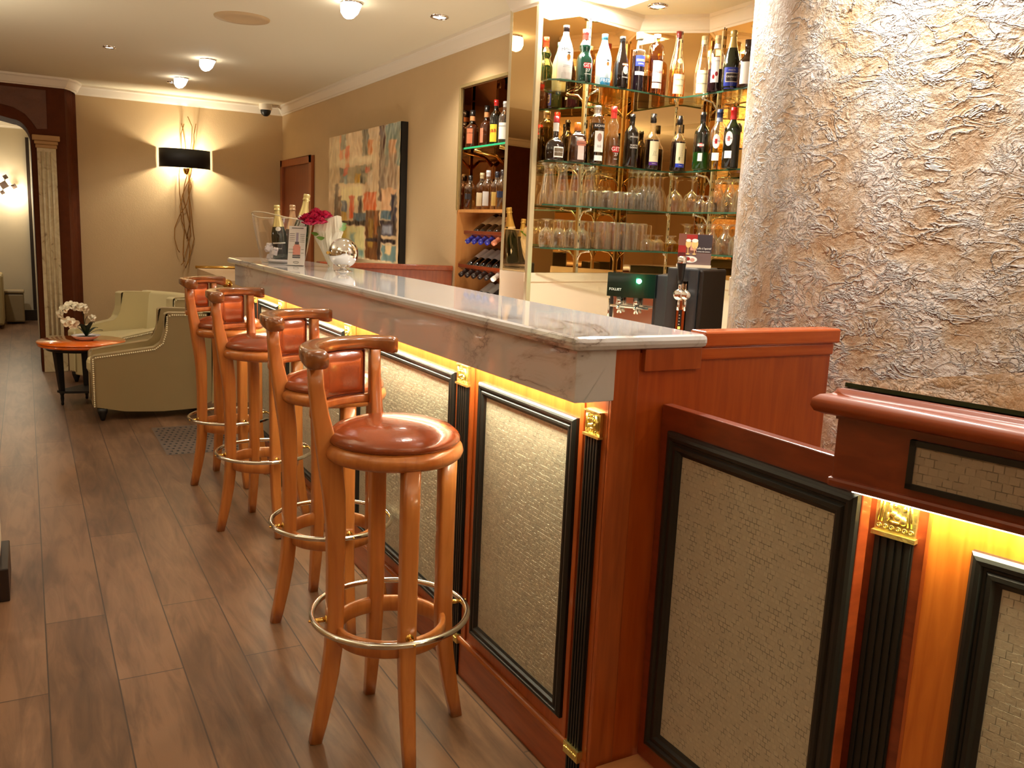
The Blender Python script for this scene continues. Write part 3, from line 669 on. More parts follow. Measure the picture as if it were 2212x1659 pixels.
# ================================================================== BAR STOOLS
def make_stool():
    root = thing('bar_stool', (0, 0, 0), 'x', 'bar stool', 'leather bar stools along the counter', absolute=False)
    def leg(ang, rear):
        pts = [(.205, 0), (.192, .06), (.178, .13), (.166, .20), (.158, .27), (.155, .34), (.154, .5), (.154, .68)]
        dims = [(.032, .030), (.036, .033), (.040, .036), (.043, .038), (.044, .040), (.044, .042), (.043, .042), (.044, .043)]
        if rear:
            pts = pts[:-1]+[(.155, .62), (.160, .70), (.170, .78), (.184, .85), (.198, .92), (.208, .99), (.212, 1.055)]
            dims = dims[:-1]+[(.048, .042), (.054, .042), (.058, .040), (.050, .036), (.042, .032), (.037, .029), (.036, .028)]
        else: pts.append((.154, .80)); dims.append((.046, .044))
        P = [(r*math.cos(ang), r*math.sin(ang), z) for r, z in pts]
        t_ = (-math.sin(ang), math.cos(ang), 0)
        # side = d x up ; up = tangential
        MB().sweep(P, lambda i: rrect(dims[i][0]*1.04, dims[i][1]*1.04, .2), upv=t_).build('leg', 'honey', root)
    for k in range(4): leg(k*PI/2, k in (1, 2))
    MB().lathe([(0, .792), (.150, .792), (.172, .797), (.183, .806), (.187, .818), (.183, .832), (.172, .841), (.150, .845), (0, .845)], 48).build('seat_rim', 'honey', root)
    MB().lathe([(.0, .84), (.172, .842), (.177, .848), (.177, .853), (.172, .864), (.155, .878), (.12, .890), (.08, .896), (.04, .898), (0, .8985)], 48).build('seat_cushion', 'leather', root)
    MB().lathe([(.137, .292), (.137, .332), (.142, .336), (.150, .336), (.154, .332), (.154, .292), (.150, .288), (.142, .288), (.137, .292)], 48).build('stretcher_ring', 'honey', root)
    ring = MB().tube([(.2125*math.cos(a/56*2*PI), .2125*math.sin(a/56*2*PI), .355) for a in range(56)], .0085, 12, True).build('foot_ring', 'footchrome', root)
    for k in range(4):
        a = k*PI/2; u = Vector((math.cos(a), math.sin(a), 0))
        mb = MB().tube([u*.172+Vector((0, 0, .355)), u*.216+Vector((0, 0, .355))], .0065, 10)
        mb.tube([u*.172+Vector((0, 0, .355)), u*.180+Vector((0, 0, .355))], .011, 12).sphere(u*.2215+Vector((0, 0, .355)), .004, 8, 5); mb.build('ring_bracket', 'brass', root)
    n = 30; P = []
    for i in range(n+1): a = math.radians(72+(198-72)*i/n); P.append((.222*math.cos(a), .222*math.sin(a), 1.0))
    def sect(i):
        e = min(i, n-i)/n; t_ = max(0, 1-e/.22); t_ = t_*t_*(3-2*t_)
        zt, zb = 1.093, 1.058-.016*t_; wdt = .052+.006*t_
        if i in (0, n): wdt *= .80; zt -= .005; zb += .005
        return [(a, b+(zt+zb)/2-1.0) for a, b in rrect(wdt, zt-zb, .30, 4)]
    MB().sweep(P, sect, upv=(0, 0, 1)).build('armrest', 'armwood', root)
    # leather back pad (curved), piping and lower rail
    v = []; f = []; NU, NV = 20, 10; a0, a1 = math.radians(99), math.radians(171); z0, z1 = .930, 1.060
    for i in range(NU+1):
        for j in range(NV+1):
            uu, vv = i/NU*2-1, j/NV*2-1; b = (1-uu**6)*(1-vv**6); r = .208-.020*b**.5-.006*b
            a = a0+(a1-a0)*i/NU; v.append((r*math.cos(a), r*math.sin(a), z0+(z1-z0)*j/NV))
    for i in range(NU):
        for j in range(NV): f.append((i*(NV+1)+j, (i+1)*(NV+1)+j, (i+1)*(NV+1)+j+1, i*(NV+1)+j+1))
    k0 = len(v)
    for i in range(NU+1):
        a = a0+(a1-a0)*i/NU; v += [(.220*math.cos(a), .220*math.sin(a), z0), (.220*math.cos(a), .220*math.sin(a), z1)]
    for i in range(NU): f.append((k0+2*i, k0+2*i+1, k0+2*i+3, k0+2*i+2))
    pad = MB().add(v, f, 0, True).build('back_pad', 'leather', root)
    Q = []
    for i in range(17): a = a0+(a1-a0)*i/16; Q.append((.2045*math.cos(a), .2045*math.sin(a), z0+.0005))
    for i in range(17): a = a1+(a0-a1)*i/16; Q.append((.2045*math.cos(a), .2045*math.sin(a), z1-.004))
    MB().tube(Q, .0028, 6, True).build('piping', 'piping', pad)
    P = [(.209*math.cos(math.radians(a)), .209*math.sin(math.radians(a)), .916) for a in range(93, 178, 6)]
    MB().sweep(P, rrect(.024, .026, .3), upv=(0, 0, 1)).build('back_rail', 'honey', root)
    return root
st = make_stool(); st.location = (.837, 2.117, 0); st.rotation_euler = (0, 0, math.radians(-5))
st['label'] = 'nearest bar stool, largest in view, brown leather seat fully visible'
dup(st, (.920, 2.915, 0), math.radians(2), 'second nearest bar stool, directly behind the nearest one, facing the second bar panel')
dup(st, (.922, 3.942, 0), math.radians(4), 'third bar stool from the viewer, with its foot ring overlapping the farthest stool')
dup(st, (.927, 4.735, 0), math.radians(12), 'farthest bar stool, standing beside the studded armchair')

# ================================================================== LOUNGE
def armchair(label, loc, rz, outer, nails=True, W=.34):
    """local: faces -X, origin centre on floor; width along Y +-.36"""
    root = thing('tub_armchair', loc, label, 'armchair', 'cream tub armchairs around the orange table', rz, absolute=False)
    F, Bk = -.40, .36
    def side(s):
        prof = [(F, .10), (-.2, .062), (.05, .05), (.3, .055), (Bk+.02, .10), (Bk+.03, .45), (Bk+.02, .735), (Bk-.12, .742), (.10, .745), (.07, .735), (.065, .62), (.045, .54), (0, .505), (-.15, .485), (F+.02, .45), (F, .43)]
        mb = MB(); n = len(prof); v = []
        def bow(x): return .045*(1-((x-(-.02))/.42)**2)
        for t_, o in ((0, 0), (1, -.085)):
            for x, z in prof: v.append((x+ (0 if not t_ else 0), s*(W+bow(x)+o), z))
        cx_ = sum(p[0] for p in prof)/n
        f = [(i, (i+1) % n, n+(i+1) % n, n+i) for i in range(n)]
        mb.add(v, f)
        # fill faces by columns
        for t_ in (0, 1):
            b = len(mb.v); o = (0, -.085)[t_]; vv = []; N = 24
            for i in range(N+1):
                x = F+(Bk+.025-F)*i/N
                def zat(lst):
                    for (xa, za), (xb, zb) in zip(lst[:-1], lst[1:]):
                        if min(xa, xb)-1e-9 <= x <= max(xa, xb)+1e-9: return za+(zb-za)*((x-xa)/(xb-xa) if xb != xa else 0)
                    return lst[-1][1]
                lo = zat(prof[:5]); hi = zat(list(reversed(prof[5:])) )
                y = s*(W+bow(x)+o)
                vv += [(x, y, lo), (x, y, hi)]
            mb.add(vv, [(2*i, 2*i+2, 2*i+3, 2*i+1) for i in range(N)], 0, True)
        so = mb.build('side_panel', outer, root, .008)
        if nails:
            nb = MB(); path = [(F+.012, .10), (F+.012, .425), (F+.03, .437), (-.15, .470), (0, .490), (.055, .53), (.082, .62), (.085, .715), (.12, .728), (Bk, .722)]
            for (xa, za), (xb, zb) in zip(path[:-1], path[1:]):
                L_ = math.hypot(xb-xa, zb-za); k = max(1, int(L_/.0135))
                for i in range(k): x = xa+(xb-xa)*i/k; z = za+(zb-za)*i/k; nb.sphere((x, s*(W+bow(x)+.001), z), .0058, 6, 4)
            nb.build('nailhead_trim', 'nail', so)
    side(-1); side(1)
    mb = MB(); v = []; N = 16
    # curved back
    for i in range(N+1):
        y = -W-.02+(2*W+.04)*i/N; bx = .06*(1-(y/(W+.02))**2)
        v += [(Bk-.10+bx, y, .30), (Bk-.06+bx, y, .72), (Bk-.03+bx, y, .745), (Bk+.02+bx, y, .745), (Bk+.04+bx, y, .70), (Bk+.02+bx, y, .08)]
    f = [(6*i+k, 6*i+k+1, 6*i+k+7, 6*i+k+6) for i in range(N) for k in range(5)]
    mb.add(v, f, 0, True).build('back_rest', 'cream', root)
    MB().box(F+.02, Bk, -W+.04, W-.04, .07, .33).build('seat_base', outer, root, .01)
    # rounded seat cushion
    pl = [(F-.03+.05*abs(math.sin(a)), 0) for a in (0,)]
    pts_ = [(Bk-.08, W-.045), (F+.06, W-.045)]+[(F+.05-.07*math.cos(a), (W-.05)*math.sin(a)) for a in [PI/2-PI*k/12 for k in range(0, 13)]]+[(F+.06, -W+.045), (Bk-.08, -W+.045)]
    MB().prism(pts_, .31, .415).build('seat_cushion', 'cream', root, .03)
    for sx, sy in ((F+.06, -W-.005), (F+.06, W+.005), (Bk-.06, -W+.04), (Bk-.06, W-.04)):
        MB().lathe([(0, 0), (.012, 0), (.022, .03), (.032, .06), (.034, .085), (0, .085)], 14, (sx, sy, 0)).build('leg', 'blackmatte', root)
    return root
armchair('taupe leather armchair seen from its studded side, beside the farthest stool', (.75, 6.63, 0), math.radians(0), 'cream_dark', W=.18)
armchair('cream leather armchair facing the room, behind the orange table', (.79, 7.92, 0), math.radians(30), 'cream')
tb = thing('round_table', (.325, 7.08, 0), 'round orange lacquered side table with black tapered legs', 'table')
tc = (.33, 7.12)
MB().lathe([(0, .428), (.268, .428), (.292, .438), (.296, .446), (.290, .450), (.290, .454), (.300, .458), (.302, .464), (.296, .471), (0, .472)], 64, (tc[0], tc[1], 0)).build('tabletop', 'orange', tb)
MB().lathe([(0, .405), (.235, .405), (.25, .428), (0, .428)], 48, (tc[0], tc[1], 0)).build('underframe', 'blackmatte', tb)
for k, a in enumerate((200, 80, 320)):
    a = math.radians(a); ux, uy = math.cos(a), math.sin(a); r = .175
    P = [(tc[0]+ux*(r-.0), tc[1]+uy*r, .41), (tc[0]+ux*(r-.01), tc[1]+uy*(r-.01), .25), (tc[0]+ux*(r-.02), tc[1]+uy*(r-.02), .10)]
    dm = [(.058, .058), (.046, .046), (.034, .034)]
    mb = MB().sweep(P, lambda i: rrect(dm[i][0], dm[i][1], .1, 1), upv=(ux, uy, 0), sm=False)
    mb.lathe([(0, 0), (.008, 0), (.011, .01), (.009, .02), (.013, .05), (.011, .07), (.017, .09), (0, .10)], 12, (tc[0]+ux*(r-.02), tc[1]+uy*(r-.02), 0)); mb.build('leg', 'blackmatte', tb)
MB().prism([(tc[0]+.18*math.cos(math.radians(a)), tc[1]+.18*math.sin(math.radians(a))) for a in (190, 210, 310, 330, 70, 90)], .092, .108).build('lower_shelf', 'blackmatte', tb)

# orchid
ob = thing('potted_orchid', (.355, 7.10, .472), 'white orchid in a shallow white bowl on the orange table', 'plant')
oc = Vector((.36, 7.12, .472))
MB().lathe([(0, 0), (.045, 0), (.07, .012), (.098, .034), (.100, .037), (.094, .036), (.066, .022), (0, .018)], 36, tuple(oc)).build('bowl', 'white_cer', ob)
MB().lathe([(0, .03), (.05, .027), (.072, .026)], 20, tuple(oc)).build('soil', 'soil', ob)
S1 = [(0, 0, .03), (-.005, 0, .10), (-.012, 0, .17), (-.02, 0, .215), (-.05, -.01, .245), (-.09, -.02, .255), (-.13, -.03, .24), (-.16, -.03, .21)]
S2 = [(0, .01, .03), (-.01, .01, .09), (.0, .01, .15), (.015, .02, .175), (.05, .02, .16)]
for S in (S1, S2): MB().tube([oc+Vector(p) for p in S], .0022, 6).build('stem', 'darkleaf', ob)
def flower(c, nrm, r, par, mat='petal'):
    c, nrm = Vector(c), Vector(nrm).normalized(); sx = nrm.cross(Vector((0, 0, 1))).normalized(); sy = sx.cross(nrm)
    mb = MB()
    for k in range(5):
        a = k*2*PI/5+PI/2; big = 1.25 if k in (1, 4) else 1.0; v = []; n = 10; wv = r*.42*big
        d = sx*math.cos(a)+sy*math.sin(a); e = sx*-math.sin(a)+sy*math.cos(a); L_ = r*big
        v = [c]
        for q in range(n+1):
            t_ = q/n*PI; v.append(c+d*(L_*(.55-.45*math.cos(t_)))*1.0+e*(wv*math.sin(t_))+nrm*(.006*math.sin(t_)*1.0))
        for q in range(n+1):
            t_ = PI-q/n*PI; v.append(c+d*(L_*(.55-.45*math.cos(t_)))+e*(-wv*math.sin(t_))+nrm*.003)
        m_ = len(v); mb.add(v, [(0, i, i+1) for i in range(1, m_-1)]+[(0, m_-1, 1)], 0, True)
    mb.sphere(c+nrm*.006, r*.16, 8, 6)
    return mb.build('blossom', mat, par)
for p, nr, r in (((-.055, -.02, .25), (-.2, -1, .3), .036), ((-.095, -.03, .262), (-.4, -1, .5), .036), ((-.135, -.035, .235), (-.7, -1, .1), .034), ((-.165, -.035, .20), (-1, -.8, -.1), .032),
                 ((-.02, -.015, .245), (.3, -1, .2), .034), ((-.115, -.04, .14), (-.2, -1, .1), .042), ((-.085, -.045, .125), (0, -1, 0), .038), ((.045, .0, .165), (.6, -1, .3), .028), ((.0, -.01, .225), (.8, -1, .1), .03)):
    flower(oc+Vector(p), nr, r, ob)
for a, L_, h in ((-120, .09, .10), (-60, .11, .115), (-20, .12, .05), (200, .08, .07), (-90, .07, .09), (30, .10, .06)):
    a = math.radians(a); d = Vector((math.cos(a), math.sin(a), 0)); e = Vector((-d.y, d.x, 0)); v = []
    for i in range(9):
        t_ = i/8; p = oc+Vector((0, 0, .03))+d*L_*t_+Vector((0, 0, h*math.sin(t_*PI*.6))); wv = .018*math.sin(PI*min(1, t_*.95+.05))**.7; v += [p+e*wv, p-Vector((0, 0, .004)), p-e*wv]
    MB().add(v, [(3*i+k, 3*i+k+1, 3*i+k+4, 3*i+k+3) for i in range(8) for k in range(2)], 0, True).build('leaf', 'darkleaf', ob)

# tactile studs on the floor
mt = MB()
for i in range(20):
    for j in range(12):
        x = .70+.028*i*1.25+(.0175 if j % 2 else 0); y = 5.38+.062*j
        if x < 1.13: mt.lathe([(.0, .004), (.006, .004), (.009, .0)], 8, (x, y, .001))
mt.box(.68, 1.15, 5.36, 6.12, -.0, .0012, 1)
tag(mt.build('studded_mat', [plain('black_stud', srgb(18, 12, 10), .4), plain('grey_brown_mat', srgb(96, 78, 66), .55)]), 'grey floor mat with rows of dark studs, between bar and armchair', 'mat')
# low partition with brass rails beyond the bar
pt_ = thing('lounge_partition', (1.5, 7.6, 0), 'low beige partition with brass edges, beyond the far end of the bar', 'partition')
MB().prism([(1.37, 8.45), (1.75, 8.43), (1.75, 6.78), (1.345, 6.80)], 0, .945).build('panel', plain('beige_panel', srgb(196, 166, 128), .6), pt_)
for z, off in ((.955, 0), (.915, .03)):
    MB().tube([(1.36+off*6, 8.47, z), (2.2, 8.45, z)], .014, 10).build('brass_rail', 'brass', pt_)
MB().box(1.45, 2.2, 8.49, 8.53, .74, .94).build('dark_board', 'skirt', pt_)
bb = thing('brass_finial', (1.078, 5.55, 0), 'brass ball finial on a slim post by the far end of the bar', 'finial')
MB().sphere((1.078, 5.55, 1.008), .030, 24, 16).build('ball', 'brass', bb)
MB().tube([(1.078, 5.55, 0), (1.078, 5.55, .98)], .011, 12).build('post', 'brass', bb)

# wainscot panel (oblique, behind the bar)
wt = thing('back_partition', (1.9, 4.98, 0), 'low reddish cherry partition under the abstract painting, closing the bar', 'partition')
MB().prism([(1.50, 5.045), (2.284, 4.875), (2.284, 4.915), (1.50, 5.085)], 0, 1.150).build('board', 'cherry', wt)
MB().prism([(1.50, 5.03), (2.284, 4.86), (2.284, 4.925), (1.50, 5.095)], 1.150, 1.182).build('cap_rail', 'cherry_h', wt, .004)

# pouf and tub chair in the hall, hall sconce
pf = thing('pouf', (-.155, 12.55, 0), 'small beige leather pouf against the hall wall beyond the archway', 'pouf')
pfm = plain('beige_pouf_leather', srgb(150, 130, 96), .5)
MB().prism([(-.265, 12.43), (-.05, 12.43), (-.05, 12.65), (-.265, 12.65)], .02, .372).build('body', pfm, pf, .02)
MB().prism([(-.272, 12.42), (-.043, 12.42), (-.043, 12.66), (-.272, 12.66)], .378, .415).build('lid', pfm, pf, .015)
hc = thing('hall_armchair', (-.55, 12.15, 0), 'beige armchair cut by the left frame edge, seen through the archway', 'armchair')
MB().box(-.85, -.27, 11.9, 12.5, .04, .44).build('seat', pfm, hc, .03)
MB().box(-.36, -.262, 11.88, 12.5, .04, .64).build('arm', plain('pale_arm_leather', srgb(176, 156, 108), .45), hc, .03)
sq = thing('square_wall_light', (-.17, 12.8, 1.7), 'wall light of dark squares over a glowing disc, in the hall beyond the archway', 'wall light')
sqm = plain('dark_bronze_plate', srgb(58, 44, 34), .4)
for (x, z, s, dy) in ((-.205, 1.70, .075, .10), (-.185, 1.80, .046, .06), (-.095, 1.69, .05, .06), (-.225, 1.61, .042, .06)):
    c, sn = math.cos(.55), math.sin(.55); q = []
    for a, b in ((-1, -1), (1, -1), (1, 1), (-1, 1)): q.append((x+(a*c-b*sn)*s*.55, z+(a*sn+b*c)*s*.55))
    mb = MB(); mb.add([(x_, 12.815-dy, z_) for x_, z_ in q]+[(x_, 12.815-dy+.012, z_) for x_, z_ in q], [(0, 1, 2, 3), (7, 6, 5, 4), (0, 4, 5, 1), (1, 5, 6, 2), (2, 6, 7, 3), (3, 7, 4, 0)]); mb.build('square_plate', sqm, sq)
MB().tube([(-.225, 12.75, 1.61), (-.205, 12.74, 1.7), (-.185, 12.75, 1.80)], .004, 6).tube([(-.205, 12.74, 1.7), (-.095, 12.75, 1.69)], .004, 6).build('arm', sqm, sq)

# wall sconce
sx0, sy0 = 1.36, 8.97
sco = thing('wall_sconce', (sx0, sy0, 1.95), 'wall sconce with half-round black shade and tangled gold twigs', 'wall light')
mb = MB(); v = []
for i in range(25):
    a = PI*i/24; 
    for r_, z in ((.232, 1.862), (.232, 2.035), (.228, 2.035), (.228, 1.862)): v.append((sx0+r_*math.cos(a), sy0-.01-r_*.62*math.sin(a), z))
mb.add(v, [(4*i+k, 4*i+(k+1) % 4, 4*i+4+(k+1) % 4, 4*i+4+k) for i in range(24) for k in range(4)], 0, True)
mb.build('shade', plain('black_shade', srgb(14, 10, 9), .6), sco)
gtw = plain('gold_twig', srgb(170, 122, 56), .35, .7)
tw = [[(1.39, 2.34), (1.425, 2.25), (1.42, 2.12), (1.40, 1.95), (1.39, 1.75), (1.33, 1.62), (1.30, 1.5), (1.32, 1.36), (1.37, 1.22), (1.39, 1.12), (1.37, .98), (1.34, .93)],
      [(1.46, 2.28), (1.44, 2.18), (1.44, 2.0), (1.40, 1.8), (1.38, 1.66), (1.40, 1.5), (1.41, 1.35), (1.43, 1.2), (1.40, 1.08), (1.36, .97), (1.34, .92)],
      [(1.33, 2.27), (1.35, 2.2), (1.37, 2.05), (1.38, 1.85), (1.41, 1.7), (1.36, 1.52), (1.30, 1.42), (1.255, 1.3), (1.25, 1.2), (1.27, 1.10), (1.29, 1.07)],
      [(1.355, 2.27), (1.33, 2.18), (1.33, 2.0), (1.30, 1.8), (1.30, 1.62), (1.33, 1.45), (1.345, 1.3), (1.33, 1.18), (1.32, 1.05), (1.33, .98)],
      [(1.44, 2.1), (1.42, 1.95), (1.35, 1.72), (1.33, 1.6), (1.38, 1.4), (1.40, 1.25), (1.36, 1.1), (1.32, .97), (1.30, .95)],
      [(1.42, 1.78), (1.39, 1.66), (1.385, 1.5), (1.39, 1.36), (1.36, 1.2)]]
for i, P in enumerate(tw): MB().tube([(x, sy0-.035-.02*math.sin(k*1.3+i), z) for k, (x, z) in enumerate(P)], .004, 7).build('gold_twig', gtw, sco)  # twigs
MB().lathe([(0, 1.80), (.02, 1.81), (.03, 1.84), (.03, 1.86)], 16, (1.36, 8.88, 0)).build('lamp_holder', 'brass', sco)
MB().sphere((1.36, 8.86, 1.95), .018, 12, 8).build('bulb', 'bulb', sco)

# painting
pa = thing('abstract_painting', (XW-.02, 6.45, 1.6), 'large abstract painting in cream, rust, black and teal on the right wall', 'painting')
PY0, PY1, PZ0, PZ1 = 7.245, 5.65, 1.150, 2.102
NXp, NZp = 150, 170
me = bpy.data.meshes.new('canvas')
from mathutils import noise as mn
def pcol(u, v):
    """u 0..1 left to right, v 0..1 top to bottom"""
    c = Vector((206, 176, 138)); wob = lambda s, k=0: mn.noise(Vector((u*s*2.5+k, v*s*3, k)))*.016
    uu, vv = u+wob(9), v+wob(7, 3)
    def put(u0, u1, v0, v1, col, soft=.012, a=1.0):
        nonlocal c
        e = min(uu-u0, u1-uu, vv-v0, v1-vv)
        t_ = max(0, min(1, e/soft+.5))*a
        if t_ > 0: c = c.lerp(Vector(col), t_)
    put(0, .18, 0, .45, (196, 170, 130)); put(.18, .24, 0, .2, (196, 112, 58)); put(.2, .28, 0, .12, (110, 112, 98)); put(.27, .33, .1, .27, (208, 98, 46))
    put(.52, .60, 0, .2, (88, 80, 66)); put(.60, .66, .08, .2, (206, 130, 70)); put(.75, .82, 0, .55, (96, 66, 54)); put(.82, 1, 0, .3, (128, 142, 128)); put(.86, .95, .12, .5, (206, 158, 118))
    put(.0, .7, .2, .26, (222, 208, 170), .05, .7); put(.76, .97, .22, .5, (150, 136, 120), .03, .6)
    put(.19, .66, .27, .40, (150, 136, 104)); put(.19, .24, .27, .39, (30, 20, 18)); put(.24, .31, .27, .33, (190, 76, 34)); put(.25, .30, .33, .40, (86, 116, 122)); put(.42, .5, .33, .4, (190, 146, 40))
    put(.50, .56, .27, .41, (18, 14, 14)); put(.57, .63, .28, .33, (180, 76, 40)); put(.6, .66, .32, .42, (200, 176, 146))
    put(.10, .17, .40, .72, (88, 58, 42)); put(.2, .52, .42, .56, (238, 222, 162), .05, .85); put(.15, .21, .5, .75, (110, 72, 48)); put(.22, .30, .54, .66, (96, 108, 120))
    put(.34, .41, .5, .68, (210, 92, 40)); put(.55, .72, .48, .62, (208, 106, 58)); put(.47, .53, .5, .7, (74, 50, 42)); put(.40, .58, .64, .72, (74, 98, 108)); put(.22, .3, .63, .7, (200, 160, 74))
    put(.2, .58, .70, .735, (46, 24, 22)); put(.22, .56, .745, .99, (208, 196, 140)); put(.22, .30, .75, .9, (190, 160, 60), .03, .8); put(.36, .42, .8, .98, (120, 150, 146), .03, .8); put(.25, .56, .92, .99, (98, 134, 134), .03, .8)
    put(.58, .76, .62, .99, (104, 66, 36)); put(.62, .68, .68, .9, (150, 116, 56), .02); put(.70, .74, .62, .8, (150, 92, 46)); put(.78, .96, .46, .64, (216, 170, 130)); put(.78, .92, .62, .68, (84, 112, 122)); put(.90, .97, .5, .74, (62, 62, 78))
    put(.77, .97, .69, .80, (52, 46, 58)); put(.80, .92, .73, .79, (176, 180, 186), .03, .8); put(.58, .97, .83, .855, (46, 38, 48)); put(.80, .97, .87, .99, (112, 132, 126)); put(.84, .92, .87, .94, (204, 174, 130)); put(.74, .79, .74, .99, (64, 52, 50))
    c = Vector([128+(x-128)*1.18-8 for x in c]); s_ = mn.noise(Vector((u*46, v*9, 2)))*22+mn.noise(Vector((u*14, v*16, 5)))*18
    return [max(0, min(255, x+s_)) for x in c]
v = []; cols = []
for j in range(NZp+1):
    for i in range(NXp+1):
        u_, v_ = i/NXp, j/NZp
        v.append((XW-.055-.004*mn.noise(Vector((u_*40, v_*14, 0))), PY0+(PY1-PY0)*u_, PZ1+(PZ0-PZ1)*v_))
        cols.append(srgb(*pcol(u_, v_)))
f = [(j*(NXp+1)+i, j*(NXp+1)+i+1, (j+1)*(NXp+1)+i+1, (j+1)*(NXp+1)+i) for j in range(NZp) for i in range(NXp)]
off = Vector(pa['_abs']); me.from_pydata([tuple(Vector(p)-off) for p in v], [], f)
ca = me.color_attributes.new('paint', 'FLOAT_COLOR', 'POINT')
ca.data.foreach_set('color', [x for c in cols for x in c])
t = NT('oil_paint'); at = t.n('ShaderNodeVertexColor'); at.layer_name = 'paint'; t.l(at.outputs[0], t.b.inputs['Base Color']); t.set(Roughness=.28); M['paint'] = t.m
me.materials.append(t.m); me.polygons.foreach_set('use_smooth', [True]*len(f))
o = bpy.data.objects.new('canvas', me); COL.objects.link(o); o.parent = pa
MB().box(XW-.048, XW-.002, PY1, PY0, PZ0, PZ1).build('stretcher', 'blackmatte', pa)

# ceiling fixtures
def downlight(x, y, label, r=.05):
    d = thing('recessed_downlight', (x, y, ZC), label, 'ceiling light', 'recessed ceiling downlights')
    MB().lathe([(r*.72, -.004), (r*.80, -.010), (r, -.008), (r*1.02, 0)], 32, (x, y, ZC)).build('trim_ring', 'chrome', d)
    MB().lathe([(0, -.003), (r*.72, -.004)], 24, (x, y, ZC)).build('lamp', 'bulb', d)
downlight(1.99, 4.505, 'recessed chrome downlight in the ceiling left of the mirrored back bar')
downlight(2.745, 3.60, 'recessed ribbed downlight in the ceiling right above the back bar bottles')
downlight(.556, 6.773, 'small recessed downlight above the orange table, farthest left on the ceiling', .04)
downlight(1.133, 8.093, 'tiny recessed downlight beside the far spotlight near the sconce wall', .035)
def spotlight(x, y, label):
    d = thing('tilted_spotlight', (x, y, ZC), label, 'ceiling light', 'tilted white ceiling spotlights')
    MB().lathe([(.055, 0), (.056, -.008), (.046, -.010)], 28, (x, y, ZC)).build('trim_ring', 'chrome', d)
    s = MB().lathe([(0, -.085), (.018, -.082), (.036, -.066), (.048, -.036), (.050, .012)], 28)
    R = Matrix.Translation((x, y, ZC-.004)) @ Matrix.Rotation(math.radians(24), 4, 'Y') @ Matrix.Rotation(math.radians(-10), 4, 'X'); s.xf(R); s.build('lamp_bowl', 'bulb', d)
spotlight(1.511, 4.53, 'white glowing tilted ceiling spotlight, nearest one at the top edge')
spotlight(1.196, 6.76, 'white glowing tilted ceiling spotlight, middle one, above the far bar end')
spotlight(1.169, 7.79, 'white glowing tilted ceiling spotlight nearest to the sconce wall')
sp = thing('ceiling_speaker', (1.12, 5.27, ZC), 'round flat cream speaker grille flush in the ceiling', 'speaker')
MB().lathe([(0, -.004), (.092, -.004), (.098, -.008), (.150, -.006), (.152, 0)], 48, (1.12, 5.27, ZC)).build('grille', plain('beige_grille', srgb(206, 176, 132), .6), sp)
se = thing('security_camera', (2.10, 8.88, ZC), 'small white dome security camera in the far ceiling corner', 'camera')
MB().lathe([(.0, -.055), (.056, -.055), (.062, -.04), (.062, 0)], 28, (2.10, 8.86, ZC)).build('housing', 'white', se)
MB().lathe([(0, -.115), (.02, -.112), (.038, -.098), (.048, -.075), (.05, -.055)], 28, (2.10, 8.86, ZC)).build('dome', 'black', se)

# ================================================================== THINGS ON THE BAR
CT = 1.182
bk = thing('champagne_bucket', (1.21, 4.72, CT), 'large clear oval champagne bucket with bottles and ice on the far end of the bar', 'bucket')
bc = Vector((1.213, 4.74, CT)); mb = MB(); v = []; NS = 48
def bring(t_):  # ring at height t_ 0..1
    rx = .112+.050*t_**.8; ry = .085+.02*t_; out = []
    for k in range(NS):
        a = 2*PI*k/NS; z = .235*t_ + (.030*math.cos(a+PI*.85)**2*(1 if math.cos(a+PI*.85) > 0 else .3) if t_ == 1 else 0)
        out.append(bc+Vector((rx*math.cos(a), ry*math.sin(a), z)))
    return out
for t_ in (.0, .05, .15, .3, .5, .7, .85, 1.0): v += bring(t_)
mb.add(v, [(i*NS+k, i*NS+(k+1) % NS, (i+1)*NS+(k+1) % NS, (i+1)*NS+k) for i in range(7) for k in range(NS)], 0, True)
mb.add(bring(.0), [tuple(range(NS))]); mb.build('shell', 'glass', bk)
MB().tube([p+Vector((0, 0, .001)) for p in bring(1.0)], .003, 6, True).build('rim', plain('clear_rim', srgb(214, 200, 170), .1, coat=.5), bk)
MB().lathe([(0, .004), (.075, .004), (.082, .012), (.075, .02), (0, .02)], 32, (bc.x, bc.y, CT)).build('thick_base', 'ice', bk)
rnd = random.Random(3)
protoc = None
for k in range(34):
    a = rnd.uniform(0, 2*PI); r_ = rnd.uniform(0, .055); z = CT+.030+rnd.uniform(0, .065)
    x, y = bc.x-.045+r_*1.0*math.cos(a), bc.y+r_*.8*math.sin(a)-.005
    if protoc is None:
        ic = MB().box(-.013, .013, -.013, .013, -.013, .013).build('ice_cube', 'ice', None, .004); tag(ic, 'clear ice cube piled in the champagne bucket', 'ice cube', 'ice cubes in the bucket'); protoc = ic
    else: ic = protoc.copy(); COL.objects.link(ic)
    ic.location = (x, y, z); ic.rotation_euler = (rnd.random()*3, rnd.random()*3, rnd.random()*3)

